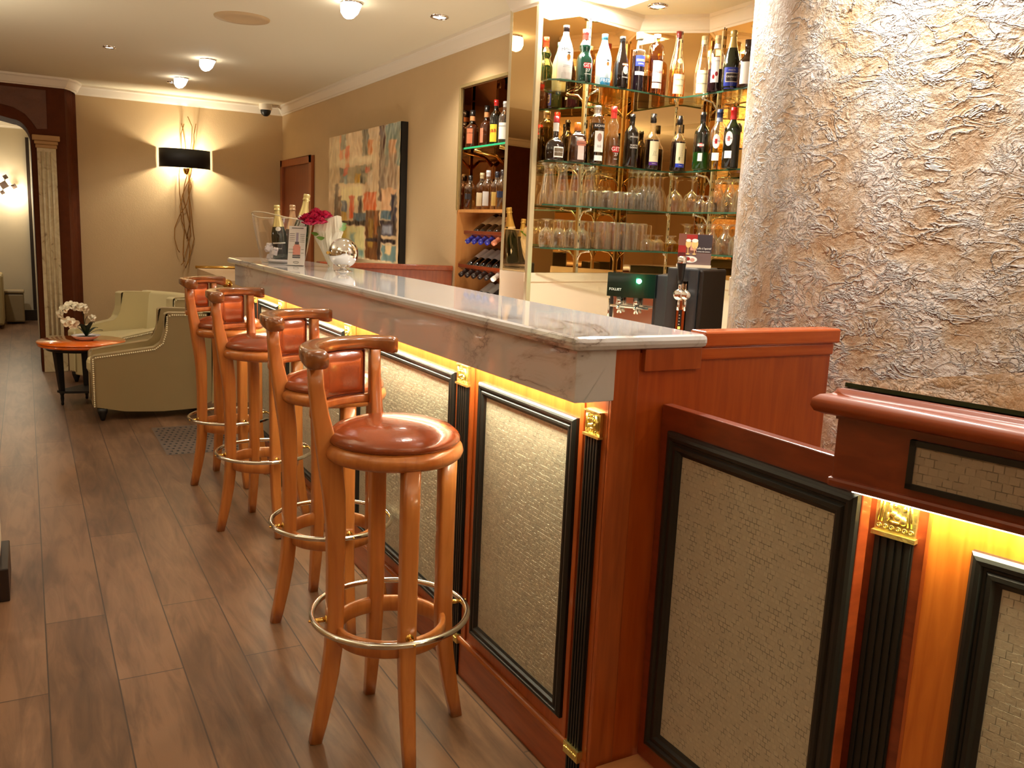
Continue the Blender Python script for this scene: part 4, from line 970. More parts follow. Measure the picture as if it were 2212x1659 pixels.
# ------------------------------------------------------------ generic bottle
PR = {
 'std': [(.0, 0), (.92, 0), (1, .02), (1, .60), (.94, .66), (.70, .72), (.45, .765), (.37, .80), (.34, .86), (.34, .93), (.39, .935), (.39, .955), (.36, .96), (.36, 1), (0, 1)],
 'malibu': [(0, 0), (.86, 0), (.93, .02), (.97, .30), (1, .50), (.96, .56), (.78, .66), (.55, .75), (.40, .82), (.35, .88), (.35, .90), (.37, .90), (.37, 1), (0, 1)],
 'get': [(0, 0), (.9, 0), (.97, .03), (.97, .15), (1, .32), (.98, .42), (.82, .50), (.60, .56), (.60, .60), (.70, .64), (.70, .69), (.55, .74), (.40, .78), (.35, .82), (.35, .90), (.38, .905), (.38, 1), (0, 1)],
 'marnier': [(0, 0), (.90, 0), (.97, .03), (1, .20), (.98, .32), (.88, .40), (.66, .46), (.42, .50), (.30, .54), (.27, .60), (.25, .74), (.27, .78), (.27, 1), (0, 1)],
 'square': [(0, 0), (.95, 0), (1, .03), (1, .60), (.92, .66), (.60, .71), (.40, .74), (.36, .78), (.40, .80), (.40, .99), (0, 1)],
 'hock': [(0, 0), (.92, 0), (1, .02), (1, .36), (.93, .46), (.76, .58), (.56, .70), (.42, .80), (.36, .88), (.36, .93), (.38, .94), (.38, 1), (0, 1)],
 'champ': [(0, 0), (.9, 0), (1, .03), (1, .42), (.94, .50), (.76, .60), (.56, .70), (.40, .80), (.34, .88), (.34, .90), (.42, .905), (.42, .92), (.36, .925), (.38, .95), (.40, .98), (.34, 1), (0, 1)],
 'cyl': [(0, 0), (.92, 0), (1, .02), (1, .74), (.93, .80), (.70, .84), (.45, .86), (.40, .88), (.40, .93), (.45, .935), (.45, 1), (0, 1)],
 'tube': [(0, 0), (.95, 0), (1, .02), (1, .68), (.97, .70), (.55, .705), (.50, .72), (.46, .86), (.46, .88), (.56, .88), (.56, 1), (0, 1)],
 'whisky': [(0, 0), (.93, 0), (1, .02), (1, .50), (.95, .56), (.70, .61), (.46, .66), (.40, .72), (.37, .84), (.40, .845), (.40, 1), (0, 1)],
}
def rad_at(kind, t_):
    p = PR[kind]
    for (ra, za), (rb, zb) in zip(p[:-1], p[1:]):
        if za <= t_ <= zb and zb > za: return ra+(rb-ra)*(t_-za)/(zb-za)
    return .4
def bottle(name, pos, rz, label, kind, H, R, glass, liquid=None, level=1.0, cap=None, capz=.90, caph=None, labels=(), texts=(), neck=None, group=None, sq=0, seg=28, cat='bottle'):
    root = thing(name, pos, label, cat, group, rz, absolute=False)
    prof = [(r*R, z*H) for r, z in PR[kind]]
    # densify at liquid level and cap
    cut = [level, capz]; pr = []
    for (ra, za), (rb, zb) in zip(prof[:-1], prof[1:]):
        pr.append((ra, za))
        for c in sorted(cut):
            if za < c*H < zb: pr.append((ra+(rb-ra)*(c*H-za)/(zb-za), c*H))
    pr.append(prof[-1])
    body = [p for p in pr if p[1] <= capz*H+1e-6]
    MB().lathe(body, seg, zmi=lambda z: 1 if (liquid is not None and z < level*H) else 0, sq=sq).build('glass_body', [glass]+([liquid] if liquid is not None else []), root)
    capp = [(p[0]+.0008, p[1]) for p in pr if p[1] >= capz*H-1e-6]; capp = [(rad_at(kind, capz)*R+.0008, capz*H)]+[p for p in capp]
    capp[-1] = (0, H)
    MB().lathe(capp, max(12, seg-8)).build('cap', cap, root)
    if neck:   # (z0,z1,material)
        for z0, z1, m_ in neck:
            q = [(rad_at(kind, z0+(z1-z0)*i/4)*R+.0012, (z0+(z1-z0)*i/4)*H) for i in range(5)]; MB().lathe(q, seg).build('neck_label', m_, root)
    def surf(ang, z, lift):
        rr = rad_at(kind, z)*R; a = -PI/2+ang
        if sq: e = 2+6*sq; rr *= (abs(math.cos(a))**e+abs(math.sin(a))**e)**(-1/e)
        rr += lift; return (rr*math.cos(a), rr*math.sin(a), z*H)
    for (z0, z1, wd, m_, *ce) in labels:
        c0 = ce[0] if ce else 0; n, mz = 12, 6; v = []; shape = ce[1] if len(ce) > 1 else None
        for i in range(n+1):
            for j in range(mz+1):
                u_ = i/n*2-1; w_ = j/mz*2-1
                if shape == 'oval': uu = u_; ww = w_*math.sqrt(max(0, 1-u_*u_)); v.append(surf(c0+uu*wd/2, (z0+z1)/2+ww*(z1-z0)/2, .0016))
                else: v.append(surf(c0+u_*wd/2, z0+(z1-z0)*j/mz, .0010 if shape is None else shape))
        MB().add(v, [(i*(mz+1)+j, (i+1)*(mz+1)+j, (i+1)*(mz+1)+j+1, i*(mz+1)+j+1) for i in range(n) for j in range(mz)], 0, True).build('label', m_, root)
    for (s, z, size, m_, *ce) in texts:
        c0 = ce[0] if ce else 0; vs, fs = text_verts(s, size); rr = rad_at(kind, z)*R
        arc = ce[1] if len(ce) > 1 else 0
        V = [surf(c0+x/max(rr, .01), z+(y-arc*x*x)/H, .0024) for x, y, _ in vs]
        MB().add(V, fs).build('lettering', m_, root)
    return root
CLR = M['glass']; LB = M['white_label']; INK = M['ink']; RED = M['red']; CRL = M['cream_label']
dk = lambda rgb: cm('dark_liquid_glass', rgb, .06, 0, .8)
z1, z2, z3, z4 = SH
G1 = 'liqueur bottles on the top glass shelf'; G2 = 'bottles on the second glass shelf'
def sh(x, y, d=.045):   # step away from shelf edge
    n = math.hypot(x, y); return (x+x/n*d, y+y/n*d)
A_ = -.32
def pos(x, y, z, d=.045): a, b = sh(x, y, d); return (a, b, z)
bw = cm('glossy_white_bottle', (244, 242, 238), .12, 0, .8)
bottle('liqueur_bottle', pos(2.20, 3.552, z1, .05), A_, 'white rum liqueur bottle with a palm emblem, first on the top shelf', 'malibu', .243, .038, bw, None, 1, cm('dark_cap', (52, 40, 42)), .88,
       labels=[(.36, .46, .5, cm('sun_label', (206, 120, 30)), .25, 'oval'), (.38, .49, .07, INK, .25, .0018), (.475, .50, .45, INK, .25, 'oval'), (.02, .13, 1.4, cm('sand_label', (190, 184, 176)), .1)], texts=[('MALIBU', .56, .020, INK, .25, 6), ('CARIBBEAN RUM\nWITH COCONUT', .24, .0065, INK, .3)], group=G1)
bottle('liqueur_bottle', pos(2.306, 3.55, z1), A_, 'wavy dark green mint liqueur bottle with red capsule on the top shelf', 'get', .24, .038, gm((150, 160, 120)), dk((8, 50, 36)), .70, cm('red_cap', (206, 36, 34)), .905,
       labels=[(.26, .36, 1.0, RED, .2)], texts=[('GET', .31, .024, LB, .2), ('27', .22, .020, LB, .25), ('PEPPERMINT', .15, .006, LB, .25)], neck=[(.80, .90, cm('red_neck', (214, 60, 50)))], group=G1)
lb = cm('light_blue_bottle', (206, 226, 238), .15, 0, .7)
bottle('liqueur_bottle', pos(2.42, 3.56, z1), A_, 'white bottle with a light blue neck and blue splash label on the top shelf', 'malibu', .236, .038, lb, None, 1, cm('sky_cap', (96, 176, 214)), .88,
       labels=[(.38, .45, .35, cm('sun_label', (206, 120, 30)), .3, 'oval'), (.40, .48, .06, INK, .3, .0018), (.47, .49, .4, INK, .3, 'oval'), (.01, .14, 1.6, cm('blue_splash', (44, 132, 178)), .2)], texts=[('MALIBU', .55, .017, INK, .25, 6), ('FRESH', .09, .022, LB, .3)], neck=[(.70, .88, cm('sky_neck', (96, 176, 214)))], group=G1)
bb_ = dk((24, 14, 10))
bottle('liqueur_bottle', pos(2.517, 3.553, z1), A_, 'black cream liqueur bottle with an arched label on the top shelf', 'hock', .238, .037, bb_, None, 1, cm('black_cap', (20, 18, 18)), .90,
       labels=[(.26, .42, .75, CRL, .35, 'oval'), (.42, .47, .8, cm('rust_label', (180, 90, 50)), .35)], texts=[('BAILEYS', .445, .010, LB, .35), ('ORIGINAL', .2, .007, LB, .35)], group=G1)
bottle('liqueur_bottle', pos(2.63, 3.571, z1), A_, 'tall straight bottle of dark liqueur with a blue label on the top shelf', 'tube', .275, .031, CLR, dk((26, 14, 26)), .60, cm('pale_stopper', (206, 196, 172)), .88,
       labels=[(.42, .60, 1.7, cm('blue_label', (58, 74, 190)), .1), (.27, .33, 1.7, LB, .1), (.50, .54, 1.4, cm('gold_label', (222, 190, 120)), .1, .0016)], texts=[('CREME', .46, .009, LB, .1)], group=G1)
bottle('liqueur_bottle', pos(2.718, 3.55, z1), A_, 'amber gentian liqueur bottle with a tall white label and white cap on the top shelf', 'cyl', .275, .036, gm((226, 186, 110)), gm((196, 150, 96)), .62, cm('white_cap', (232, 228, 220)), .93,
       labels=[(.18, .54, 1.5, LB, .1), (.07, .16, 1.5, LB, .1)], texts=[('Suze', .36, .024, RED, .1)], group=G1)
bottle('liqueur_bottle', pos(2.867, 3.57, z1, .05), A_, 'clear slender plum brandy bottle with a dark red capsule on the top shelf', 'hock', .315, .038, CLR, gm((232, 200, 156)), .42, cm('wine_cap', (118, 30, 28)), .90,
       labels=[(.04, .34, 1.6, CRL, .1), (.50, .58, .9, cm('seal_label', (206, 190, 140)), .1, 'oval')], texts=[('Vieille Prune', .26, .010, INK, .1), ('Distillerie', .17, .011, INK, .1), ('G', .54, .010, INK, .1)], group=G1)
bottle('liqueur_bottle', pos(2.937, 3.46, z1, .05), A_-.2, 'clear slender fruit brandy bottle with a cream label and cork on the top shelf', 'hock', .285, .037, CLR, None, 1, cm('cork_cap', (214, 190, 140)), .90,
       labels=[(.04, .42, 1.7, CRL, -.05)], texts=[('Ramoussin', .36, .010, INK, -.05), ('Framboise', .2, .012, INK, -.05)], neck=[(.86, .93, CRL)], group=G1)
bottle('liqueur_bottle', pos(2.901, 3.32, z1, .06), -.75, 'bottle of dark cherry liqueur with two red cherries on its label', 'std', .262, .038, CLR, dk((30, 10, 22)), .40, cm('cork_cap', (206, 178, 128)), .86,
       labels=[(.16, .60, 1.0, LB, -.1), (.22, .30, .32, cm('cherry_red', (150, 16, 24)), -.25, 'oval'), (.27, .35, .36, cm('cherry_red', (150, 16, 24)), .12, 'oval')], texts=[('GRIOTTE', .53, .010, INK, -.1)], neck=[(.77, .85, LB)], group=G1)
bottle('sparkling_wine_bottle', pos(2.898, 3.213, z1, .055), -.6, 'dark green sparkling wine bottle with gold foil and blue label on the top shelf', 'champ', .266, .040, dk((26, 34, 16)), None, 1, cm('gold_foil', (214, 190, 122), .35, .6), .70,
       labels=[(.0, .36, 1.9, cm('royal_blue_label', (36, 52, 150)), 0), (.11, .27, 1.4, cm('label_frame', (190, 180, 160)), 0, .0014), (.125, .255, 1.25, cm('label_dark', (40, 30, 32)), 0, .0018)], texts=[('CREMANT', .20, .010, LB, 0), ('GRAND CRU', .31, .006, LB, 0)], group=G1)
bottle('liqueur_bottle', pos(2.917, 3.13, z1, .05), -.75, 'squat dark brown bottle with arched white label, last on the top shelf', 'whisky', .212, .040, dk((48, 26, 14)), None, 1, cm('brown_cap', (52, 34, 26)), .86,
       labels=[(.06, .52, 1.1, LB, -.2)], group=G1)
# second shelf
bottle('liqueur_bottle', pos(2.143, 3.505, z2, .085), A_, 'round bellied dark liqueur bottle with red ribbon cap, first on the second shelf', 'marnier', .20, .046, dk((30, 14, 10)), None, 1, cm('red_wax', (170, 30, 36)), .86,
       labels=[(.06, .30, 1.1, LB, .2), (.09, .27, .95, cm('bronze_label', (110, 92, 70)), .2, .0014)], texts=[('Grand Marnier', .18, .0075, LB, .2)], neck=[(.66, .85, LB)], group=G2)
bottle('liqueur_bottle', pos(2.25, 3.489, z2, .08), A_, 'square amber brown bottle with an orange cap on the second shelf', 'square', .182, .038, dk((58, 30, 14)), None, 1, cm('orange_cap', (206, 110, 24)), .78, sq=1,
       labels=[(.05, .56, .7, cm('pink_label', (226, 200, 190)), .25), (.40, .52, 1.0, cm('copper_label', (176, 100, 76)), .25, .0015)], texts=[('COINTREAU', .46, .006, INK, .25)], group=G2)
bottle('aperitif_bottle', pos(2.372, 3.513, z2, .06), A_, 'tall bottle of yellow-green anise spirit with a silver neck foil', 'cyl', .268, .038, gm((222, 214, 170)), gm((150, 140, 60)), .70, cm('silver_foil', (200, 196, 190), .3, .8), .875,
       labels=[(.60, .69, 1.5, INK, .15), (.61, .68, 1.4, cm('navy_label', (20, 22, 30)), .15, .0014), (.20, .56, 1.2, LB, .15), (.38, .52, .6, cm('crest', (170, 130, 120)), .15, 'oval'), (.05, .14, 1.1, LB, .15)], texts=[('RICARD', .645, .015, LB, .15), ('Pastis de\nMarseille', .30, .006, INK, .15)], neck=[(.86, .93, cm('silver_foil', (200, 196, 190), .3, .8))], group=G2)
bottle('liqueur_bottle', pos(2.469, 3.518, z2, .055), A_, 'wavy clear mint liqueur bottle with red capsule on the second shelf', 'get', .275, .038, CLR, gm((230, 226, 214)), .5, cm('red_cap', (206, 36, 34)), .905,
       labels=[(.22, .32, 1.0, RED, .25)], texts=[('GET', .27, .026, LB, .25), ('27', .18, .020, LB, .3), ('MINT', .10, .008, LB, .25)], neck=[(.80, .90, cm('red_neck', (214, 60, 50)))], group=G2)
bottle('port_bottle', pos(2.574, 3.511, z2, .06), A_, 'black port wine bottle with white lettering on the second shelf', 'std', .25, .036, dk((24, 16, 10)), None, 1, cm('black_cap', (20, 18, 18)), .86,
       texts=[('MESSIAS', .56, .012, LB, .1), ('PORTO\nTAWNY', .38, .011, LB, .1)], group=G2)
dkl = dk((20, 8, 8))
bottle('syrup_bottle', pos(2.714, 3.529, z2, .06), A_, 'bottle of dark fruit liqueur, cream label with berries and purple band', 'whisky', .268, .036, CLR, dkl, .53, cm('black_screw_cap', (20, 14, 14)), .84,
       labels=[(.13, .50, 1.4, CRL, .1), (.07, .13, 1.4, cm('purple_band', (86, 40, 130)), .1)]+[(.24+.022*(k % 4), .255+.022*(k % 4), .07, cm('berry_green', (70, 84, 40)), -.1+.05*k, 'oval') for k in range(9)], texts=[('Violette', .10, .007, LB, .1)], group=G2)
bottle('syrup_bottle', pos(2.854, 3.499, z2, .05), A_, 'bottle of dark fruit liqueur, cream label with leaves and blue band', 'whisky', .268, .036, CLR, dkl, .53, cm('black_screw_cap', (20, 14, 14)), .84,
       labels=[(.13, .50, 1.4, CRL, .1), (.06, .13, 1.4, cm('blue_band', (34, 60, 180)), .1)]+[(.24+.03*(k % 5), .252+.03*(k % 5), .06, INK, 0+.05*k, 'oval') for k in range(8)]+[(.18, .25, .22, cm('leaf_print', (120, 130, 70)), -.1, 'oval')], texts=[('Mure', .095, .008, LB, .1)], group=G2)
grn = gm((44, 104, 34))
bottle('vermouth_bottle', pos(2.855, 3.328, z2, .05), -.5, 'bright green vermouth bottle with a small red and white badge', 'std', .27, .038, grn, dk((14, 60, 14)), .30, cm('black_cap2', (28, 26, 24)), .84,
       labels=[(.40, .44, .8, LB, -.3), (.385, .455, .35, RED, -.3, .0008), (.14, .28, .55, LB, -.3)], texts=[('MARTINI', .42, .006, INK, -.3)], group=G2)
bottle('vermouth_bottle', pos(2.885, 3.247, z2, .05), -.75, 'pale yellow vermouth bottle with blue capsule and round white label', 'std', .278, .038, CLR, gm((226, 204, 90)), .42, cm('blue_cap', (44, 66, 110)), .86,
       labels=[(.34, .58, .95, LB, -.2, 'oval'), (.14, .27, .9, LB, -.2), (.42, .50, .3, RED, -.2, .0018)], texts=[('MARTINI', .46, .010, INK, -.2)], neck=[(.80, .86, cm('silver_blue', (150, 160, 180)))], group=G2)
bottle('vermouth_bottle', pos(2.867, 3.135, z2, .06), -.8, 'dark green vermouth bottle with red capsule and round white label', 'std', .276, .038, grn, dk((20, 20, 12)), .55, cm('red_cap', (206, 36, 34)), .86,
       labels=[(.36, .60, .95, LB, -.3, 'oval'), (.16, .28, .9, LB, -.3), (.44, .52, .3, cm('pale_red', (200, 110, 110)), -.3, .0018)], texts=[('MARTINI', .48, .010, INK, -.3)], neck=[(.80, .86, RED)], group=G2)
# ------------------------------------------------------------ glassware
GP = {
 'pilsner': [(.040, 0), (.038, .03), (.030, .09), (.023, .14), (.021, .16), (.024, .175), (.036, .185), (.037, .190), (0, .190)],
 'tumbler': [(.034, 0), (.036, .04), (.034, .075), (.030, .082), (0, .083)],
 'flute': [(.022, 0), (.024, .05), (.021, .09), (.010, .118), (.004, .128), (.004, .180), (.010, .188), (.028, .192), (0, .194)],
 'balloon': [(.034, 0), (.042, .03), (.044, .055), (.034, .082), (.014, .100), (.005, .108), (.004, .160), (.010, .172), (.034, .178), (0, .180)],
 'tulip': [(.036, 0), (.038, .05), (.032, .085), (.018, .115), (.012, .125), (.016, .140), (.032, .150), (.033, .156), (0, .158)],
 'goblet': [(.032, 0), (.036, .03), (.036, .06), (.026, .082), (.010, .094), (.008, .10), (.011, .112), (.008, .122), (.014, .130), (.031, .134), (0, .136)],
 'highball': [(.026, 0), (.028, .08), (.029, .130), (.026, .135), (0, .136)],
 'stubby': [(.030, 0), (.033, .02), (.032, .042), (.018, .055), (.008, .062), (.010, .074), (.026, .082), (0, .083)],
 'chalice': [(.040, 0), (.044, .035), (.042, .062), (.030, .085), (.017, .10), (.013, .115), (.018, .135), (.040, .146), (0, .148)],
}
gproto = {}
def glass(kind, x, y, z, label, group, band=None):
    key = (kind, band)
    if key not in gproto:
        mb = MB().lathe(GP[kind], 22)
        o = mb.build(kind+'_glass' if kind in ('pilsner', 'flute', 'balloon', 'tulip', 'highball') else {'tumbler': 'cut_tumbler', 'goblet': 'goblet', 'stubby': 'short_goblet', 'chalice': 'chalice_glass'}[kind], 'glass')
        gproto[key] = o
        if band:
            p = [(r+.0007, zz) for r, zz in GP[kind] if zz < .055][:3]; MB().lathe(p, 22).build('yellow_emblem', gm((236, 200, 60)), o)
        r = o
    else:
        r = gproto[key].copy(); COL.objects.link(r)
        for ch in gproto[key].children: c = ch.copy(); COL.objects.link(c); c.parent = r
    r.location = (x, y, z+.0005); return tag(r, label, 'glass', group)
def ray_x(px): return None
for k, x in enumerate((2.185, 2.27, 2.355, 2.44)): glass('pilsner', x, 3.62+.01*k, z3, 'upturned flared beer glass at the left end of the third shelf', 'flared beer glasses')
for j in range(2):
    for k in range(5): glass('tumbler', 2.515+.068*k-.03*j, 3.605+.072*j, z3, 'small cut glass tumbler in the cluster on the third shelf', 'cut tumblers')
for j in range(3):
    for k in range(4): 
        x_, y_ = 2.80+.034*k-.02*j, 3.60+.045*j
        if y_ < 3.80-(x_-2.81)*.9: glass('flute', 2.735+.034*k+.0*j, 3.60+.05*j, z3, 'upturned champagne flute in the cluster on the third shelf', 'champagne flutes')
for x, y in ((2.905, 3.56), (2.965, 3.50)): glass('balloon', x, y, z3, 'upturned large wine glass on the third shelf near the slotted post', 'large wine glasses')
for x, y in ((3.01, 3.42), (2.96, 3.42)): glass('stubby', x, y, z3, 'upturned small stemmed glass behind the large wine glasses', 'small stemmed glasses')
for x, y in ((2.985, 3.33), (2.99, 3.25), (2.985, 3.17)): glass('tulip', x, y, z3, 'upturned tulip glass at the right end of the third shelf', 'tulip glasses')
for k, x in enumerate((2.185, 2.26, 2.335, 2.41)): glass('goblet', x, 3.615+.01*k, z4, 'upturned stemmed goblet at the left end of the lowest shelf', 'stemmed goblets')
for j in range(2):
    for k in range(5): glass('highball', 2.50+.061*k-.01*j, 3.605+.062*j, z4, 'straight highball tumbler in the row on the lowest shelf', 'highball tumblers')
for x, y in ((2.80, 3.63), (2.865, 3.63)): glass('stubby', x, y, z4, 'upturned short stemmed glass in the middle of the lowest shelf', 'short stemmed glasses')
for x, y in ((2.925, 3.59), (2.965, 3.53)): glass('stubby', x, y, z4, 'upturned short glass with yellow emblem on the lowest shelf', 'glasses with yellow emblem', True)
for x, y in ((3.02, 3.58), (2.99, 3.44), (2.975, 3.34), (2.98, 3.245), (2.985, 3.16)): glass('chalice', x, y, z4, 'upturned wide beer chalice at the right end of the lowest shelf', 'beer chalices')

# ------------------------------------------------------------ bottles in the niche
GN1 = 'spirits on the niche glass shelf'; GN2 = 'clear spirit bottles at the bottom of the niche'
NA = -.9
amb = gm((150, 74, 26)); 
for (y, H, R, lab, kind, gl, cp, lbl, txt) in (
  (4.775, .215, .038, 'amber whisky bottle with a square orange label, leftmost on the niche shelf', 'whisky', amb, cm('black_cap', (20, 18, 18)), (.1, .5, 1.0, cm('amber_label', (190, 110, 74)), 0), ('BOURBON', .38, .008)),
  (4.67, .235, .036, 'whisky bottle with pale neck band, second on the niche shelf', 'whisky', amb, cm('black_cap', (20, 18, 18)), (.1, .45, 1.0, cm('salmon_label', (206, 130, 100)), -.6), ('', .3, .008)),
  (4.555, .255, .036, 'green whisky bottle with a yellow label and red cap in the niche', 'std', gm((40, 90, 34)), cm('red_cap', (206, 36, 34)), (.08, .46, 1.2, cm('yellow_label', (236, 206, 60)), 0), ('J&B', .32, .026)),
  (4.445, .235, .036, 'clear spirit bottle with a white label, rightmost on the niche shelf', 'std', CLR, cm('pale_cap', (200, 196, 190)), (.12, .5, 1.3, LB, 0), ('FERNANDO', .42, .010))):
    bottle('whisky_bottle' if 'whisky' in lab else 'spirit_bottle', (XW+(.05 if y > 4.75 else .09), y, 1.883), NA, lab, kind, H, R, gl, dk((66, 28, 10)) if 'hisky' in lab and 'green' not in lab else None, .62, cp, .87, labels=[lbl], texts=[(txt[0], txt[1], txt[2], RED if txt[0] == 'J&B' else INK, 0)] if txt[0] else [], neck=[(.72, .84, cm('neck_band', (206, 140, 90)))] if 'amber' in lab or 'pale neck' in lab else None, group=GN1)
for (x, y, H, lab, cp, col) in ((.05, 4.775, .20, 'clear spirit bottle with a dark label, far left at the niche bottom', (30, 28, 30), (40, 36, 40)), (.17, 4.765, .19, 'clear bottle half hidden behind its neighbours at the niche bottom', (60, 40, 30), (150, 110, 60)),
      (.085, 4.69, .215, 'clear bottle with a pale gold neck at the niche bottom', (214, 196, 150), (220, 200, 160)), (.08, 4.60, .225, 'clear vodka bottle with frosted neck at the niche bottom', (220, 220, 224), (214, 210, 206)),
      (.085, 4.50, .215, 'clear bottle with gold lettering and dark cap at the niche bottom', (40, 44, 60), (206, 170, 90)), (.07, 4.405, .22, 'clear bottle with navy label bands at the right of the niche bottom', (60, 50, 50), (34, 44, 76))):
    bottle('spirit_bottle', (XW+x, y, 1.523), NA, lab, 'std', H, .036, CLR, gm((238, 214, 160)), .62, cm('cap_%d' % cp[0], cp), .85, labels=[(.30 if col[0] < 100 else .1, .46, 1.1, cm('band_%d' % col[0], col), 0)], group=GN2)
# racked wine bottles
def wine(x, y, z, label, capc, labc, group):
    r = bottle('wine_bottle', (x, y, z), 0, label, 'std', .30, .037, dk((14, 12, 10)), None, 1, cm('wine_capsule_%d_%d' % (capc[0], capc[2]), capc, .4), .80, labels=[(.12, .46, 3.4, cm('wine_label_%d' % labc[0], labc), 1.1)], group=group, seg=20)
    r.rotation_euler = (0, math.radians(-118), math.radians(20)); return r
W1, W2, W3 = 'wine bottles in the top rack', 'wine bottles in the middle rack', 'wine bottles in the bottom rack'
for k in range(5): wine(XW+.215, 4.715-.083*k, 1.475, ['tilted wine bottle with blue capsule in the top rack, leftmost', 'tilted wine bottle with blue capsule in the top rack, second from left', 'tilted wine bottle with blue capsule in the top rack, third from left', 'tilted wine bottle with blue capsule in the top rack, fourth from left', 'tilted wine bottle with orange capsule in the top rack'][k], (36, 40, 140) if k < 4 else (200, 120, 84), (232, 222, 190), W1)
for k in range(6): wine(XW+.215, 4.79-.083*k, 1.277, 'tilted dark wine bottle with brown capsule and white label in the middle rack' if k < 5 else 'tilted wine bottle with white capsule in the middle rack', (46, 34, 28) if k < 5 else (226, 220, 214), (206, 200, 204), W2)
for k in range(4): wine(XW+.215, 4.70-.09*k, 1.078, 'tilted wine bottle with a white label in the bottom rack' if k < 2 else 'tilted dark wine bottle with a grey label in the bottom rack', (30, 24, 22), (214, 208, 200) if k < 2 else (70, 64, 62), W3)

# ------------------------------------------------------------ champagne in the bucket, card, bouquet, chrome sphere
GB = 'champagne bottles in the bucket'
foil = cm('gold_foil', (222, 204, 140), .35, .6); dg = dk((16, 30, 14))
b = bottle('champagne_bottle', (1.195, 4.72, CT+.022), -.3, 'champagne bottle with gold foil standing in ice, left one in the bucket', 'champ', .285, .040, dg, None, 1, foil, .60, labels=[(.10, .28, 1.8, INK, 0), (.29, .31, 1.8, LB, 0), (.52, .60, .8, LB, 0, 'oval')], texts=[('Brut', .2, .014, LB)], group=GB)
b.rotation_euler = (0, math.radians(-4), -.3)
b = bottle('champagne_bottle', (1.272, 4.77, CT+.022), 0, 'champagne bottle with pink gold foil, middle one behind the card', 'champ', .29, .040, dk((90, 60, 40)), None, 1, cm('rose_foil', (224, 186, 150), .35, .5), .55, group=GB)
b = bottle('champagne_bottle', (1.278, 4.70, CT+.03), 0, 'tallest champagne bottle, leaning right out of the bucket', 'champ', .345, .044, dg, None, 1, foil, .66, labels=[(.62, .66, 2.5, LB, 0)], group=GB)
b.rotation_euler = (0, math.radians(9), 0)
cdv = Vector((.16, -.10, 0)).normalized()
card = thing('menu_card', (1.245, 4.50, CT), 'white printed champagne price card standing before the bucket', 'card')
k0 = Vector((1.185, 4.545, CT+.001)); cu = Vector((.80, -.42, 0)).normalized(); cup = Vector((.06, .02, 1)).normalized(); cn = cu.cross(cup).normalized()
MB().obox(k0, cu*.088, cn*-.0016, cup*.200).obox(k0, cu*.088, cn*.05, Vector((0, 0, .0016))).build('sheet', 'paper', card)
mb = MB(); R_ = lambda a, b, w_, h_, mi: mb.obox(k0+cu*(.044+a-w_/2)+cup*b+cn*.0003, cu*w_, cn*.0008, cup*h_, mi)
R_(0, .188, .060, .003, 0)
for i in range(5): R_(-.026, .160-.0095*i, .026, .0015, 0); R_(.026, .157-.0095*i, .024, .0015, 0)
for i in range(2): R_(-.026, .080-.018*i, .030, .0015, 0); R_(.030, .080-.018*i, .014, .0015, 0)
R_(0, .036, .040, .016, 1); R_(0, .120, .012, .046, 3); R_(0, .053, .038, .044, 2); R_(0, .096, .028, .010, 2); R_(0, .106, .020, .014, 1)
text_on(mb, 'CHAMPAGNE', .0085, k0+cu*.044+cup*.0445+cn*.0012, cu, cup, 4)
MB.tube(mb, [k0+cu*(.044+.014*math.cos(a/12*2*PI))+cup*(.014+.005*math.sin(a/12*2*PI))+cn*.001 for a in range(12)], .0008, 4, True, 0)
mb.build('print', ['ink', plain('grey_print', srgb(90, 84, 90), .6), plain('pink_print', srgb(232, 160, 146), .6), plain('lilac_print', srgb(170, 160, 186), .6), 'paper'], card)

bq = thing('bouquet', (1.375, 4.45, CT), 'bunch of crimson roses wrapped in pale paper on the bar', 'bouquet')
q0 = Vector((1.385, 4.44, CT)); ax = Vector((-.08, .0, 1)).normalized()
mb = MB(); v = []; NS = 28; hs = [0, .04, .09, .14, .18, .215]; rs = [.010, .026, .046, .064, .074, .070]
for h_, r_ in zip(hs, rs):
    for k in range(NS):
        a = 2*PI*k/NS; wr = 1+.09*math.sin(a*5+h_*40)+.05*math.sin(a*9); top_ = (.05*max(0, math.cos(a+.9)) if h_ == .215 else 0)
        v.append(q0+ax*(h_+top_)+Vector((r_*wr*math.cos(a), r_*wr*math.sin(a)*.8, 0)))
mb.add(v, [(i*NS+k, i*NS+(k+1) % NS, (i+1)*NS+(k+1) % NS, (i+1)*NS+k) for i in range(5) for k in range(NS)], 0, False); mb.build('paper_wrap', 'wrap', bq)
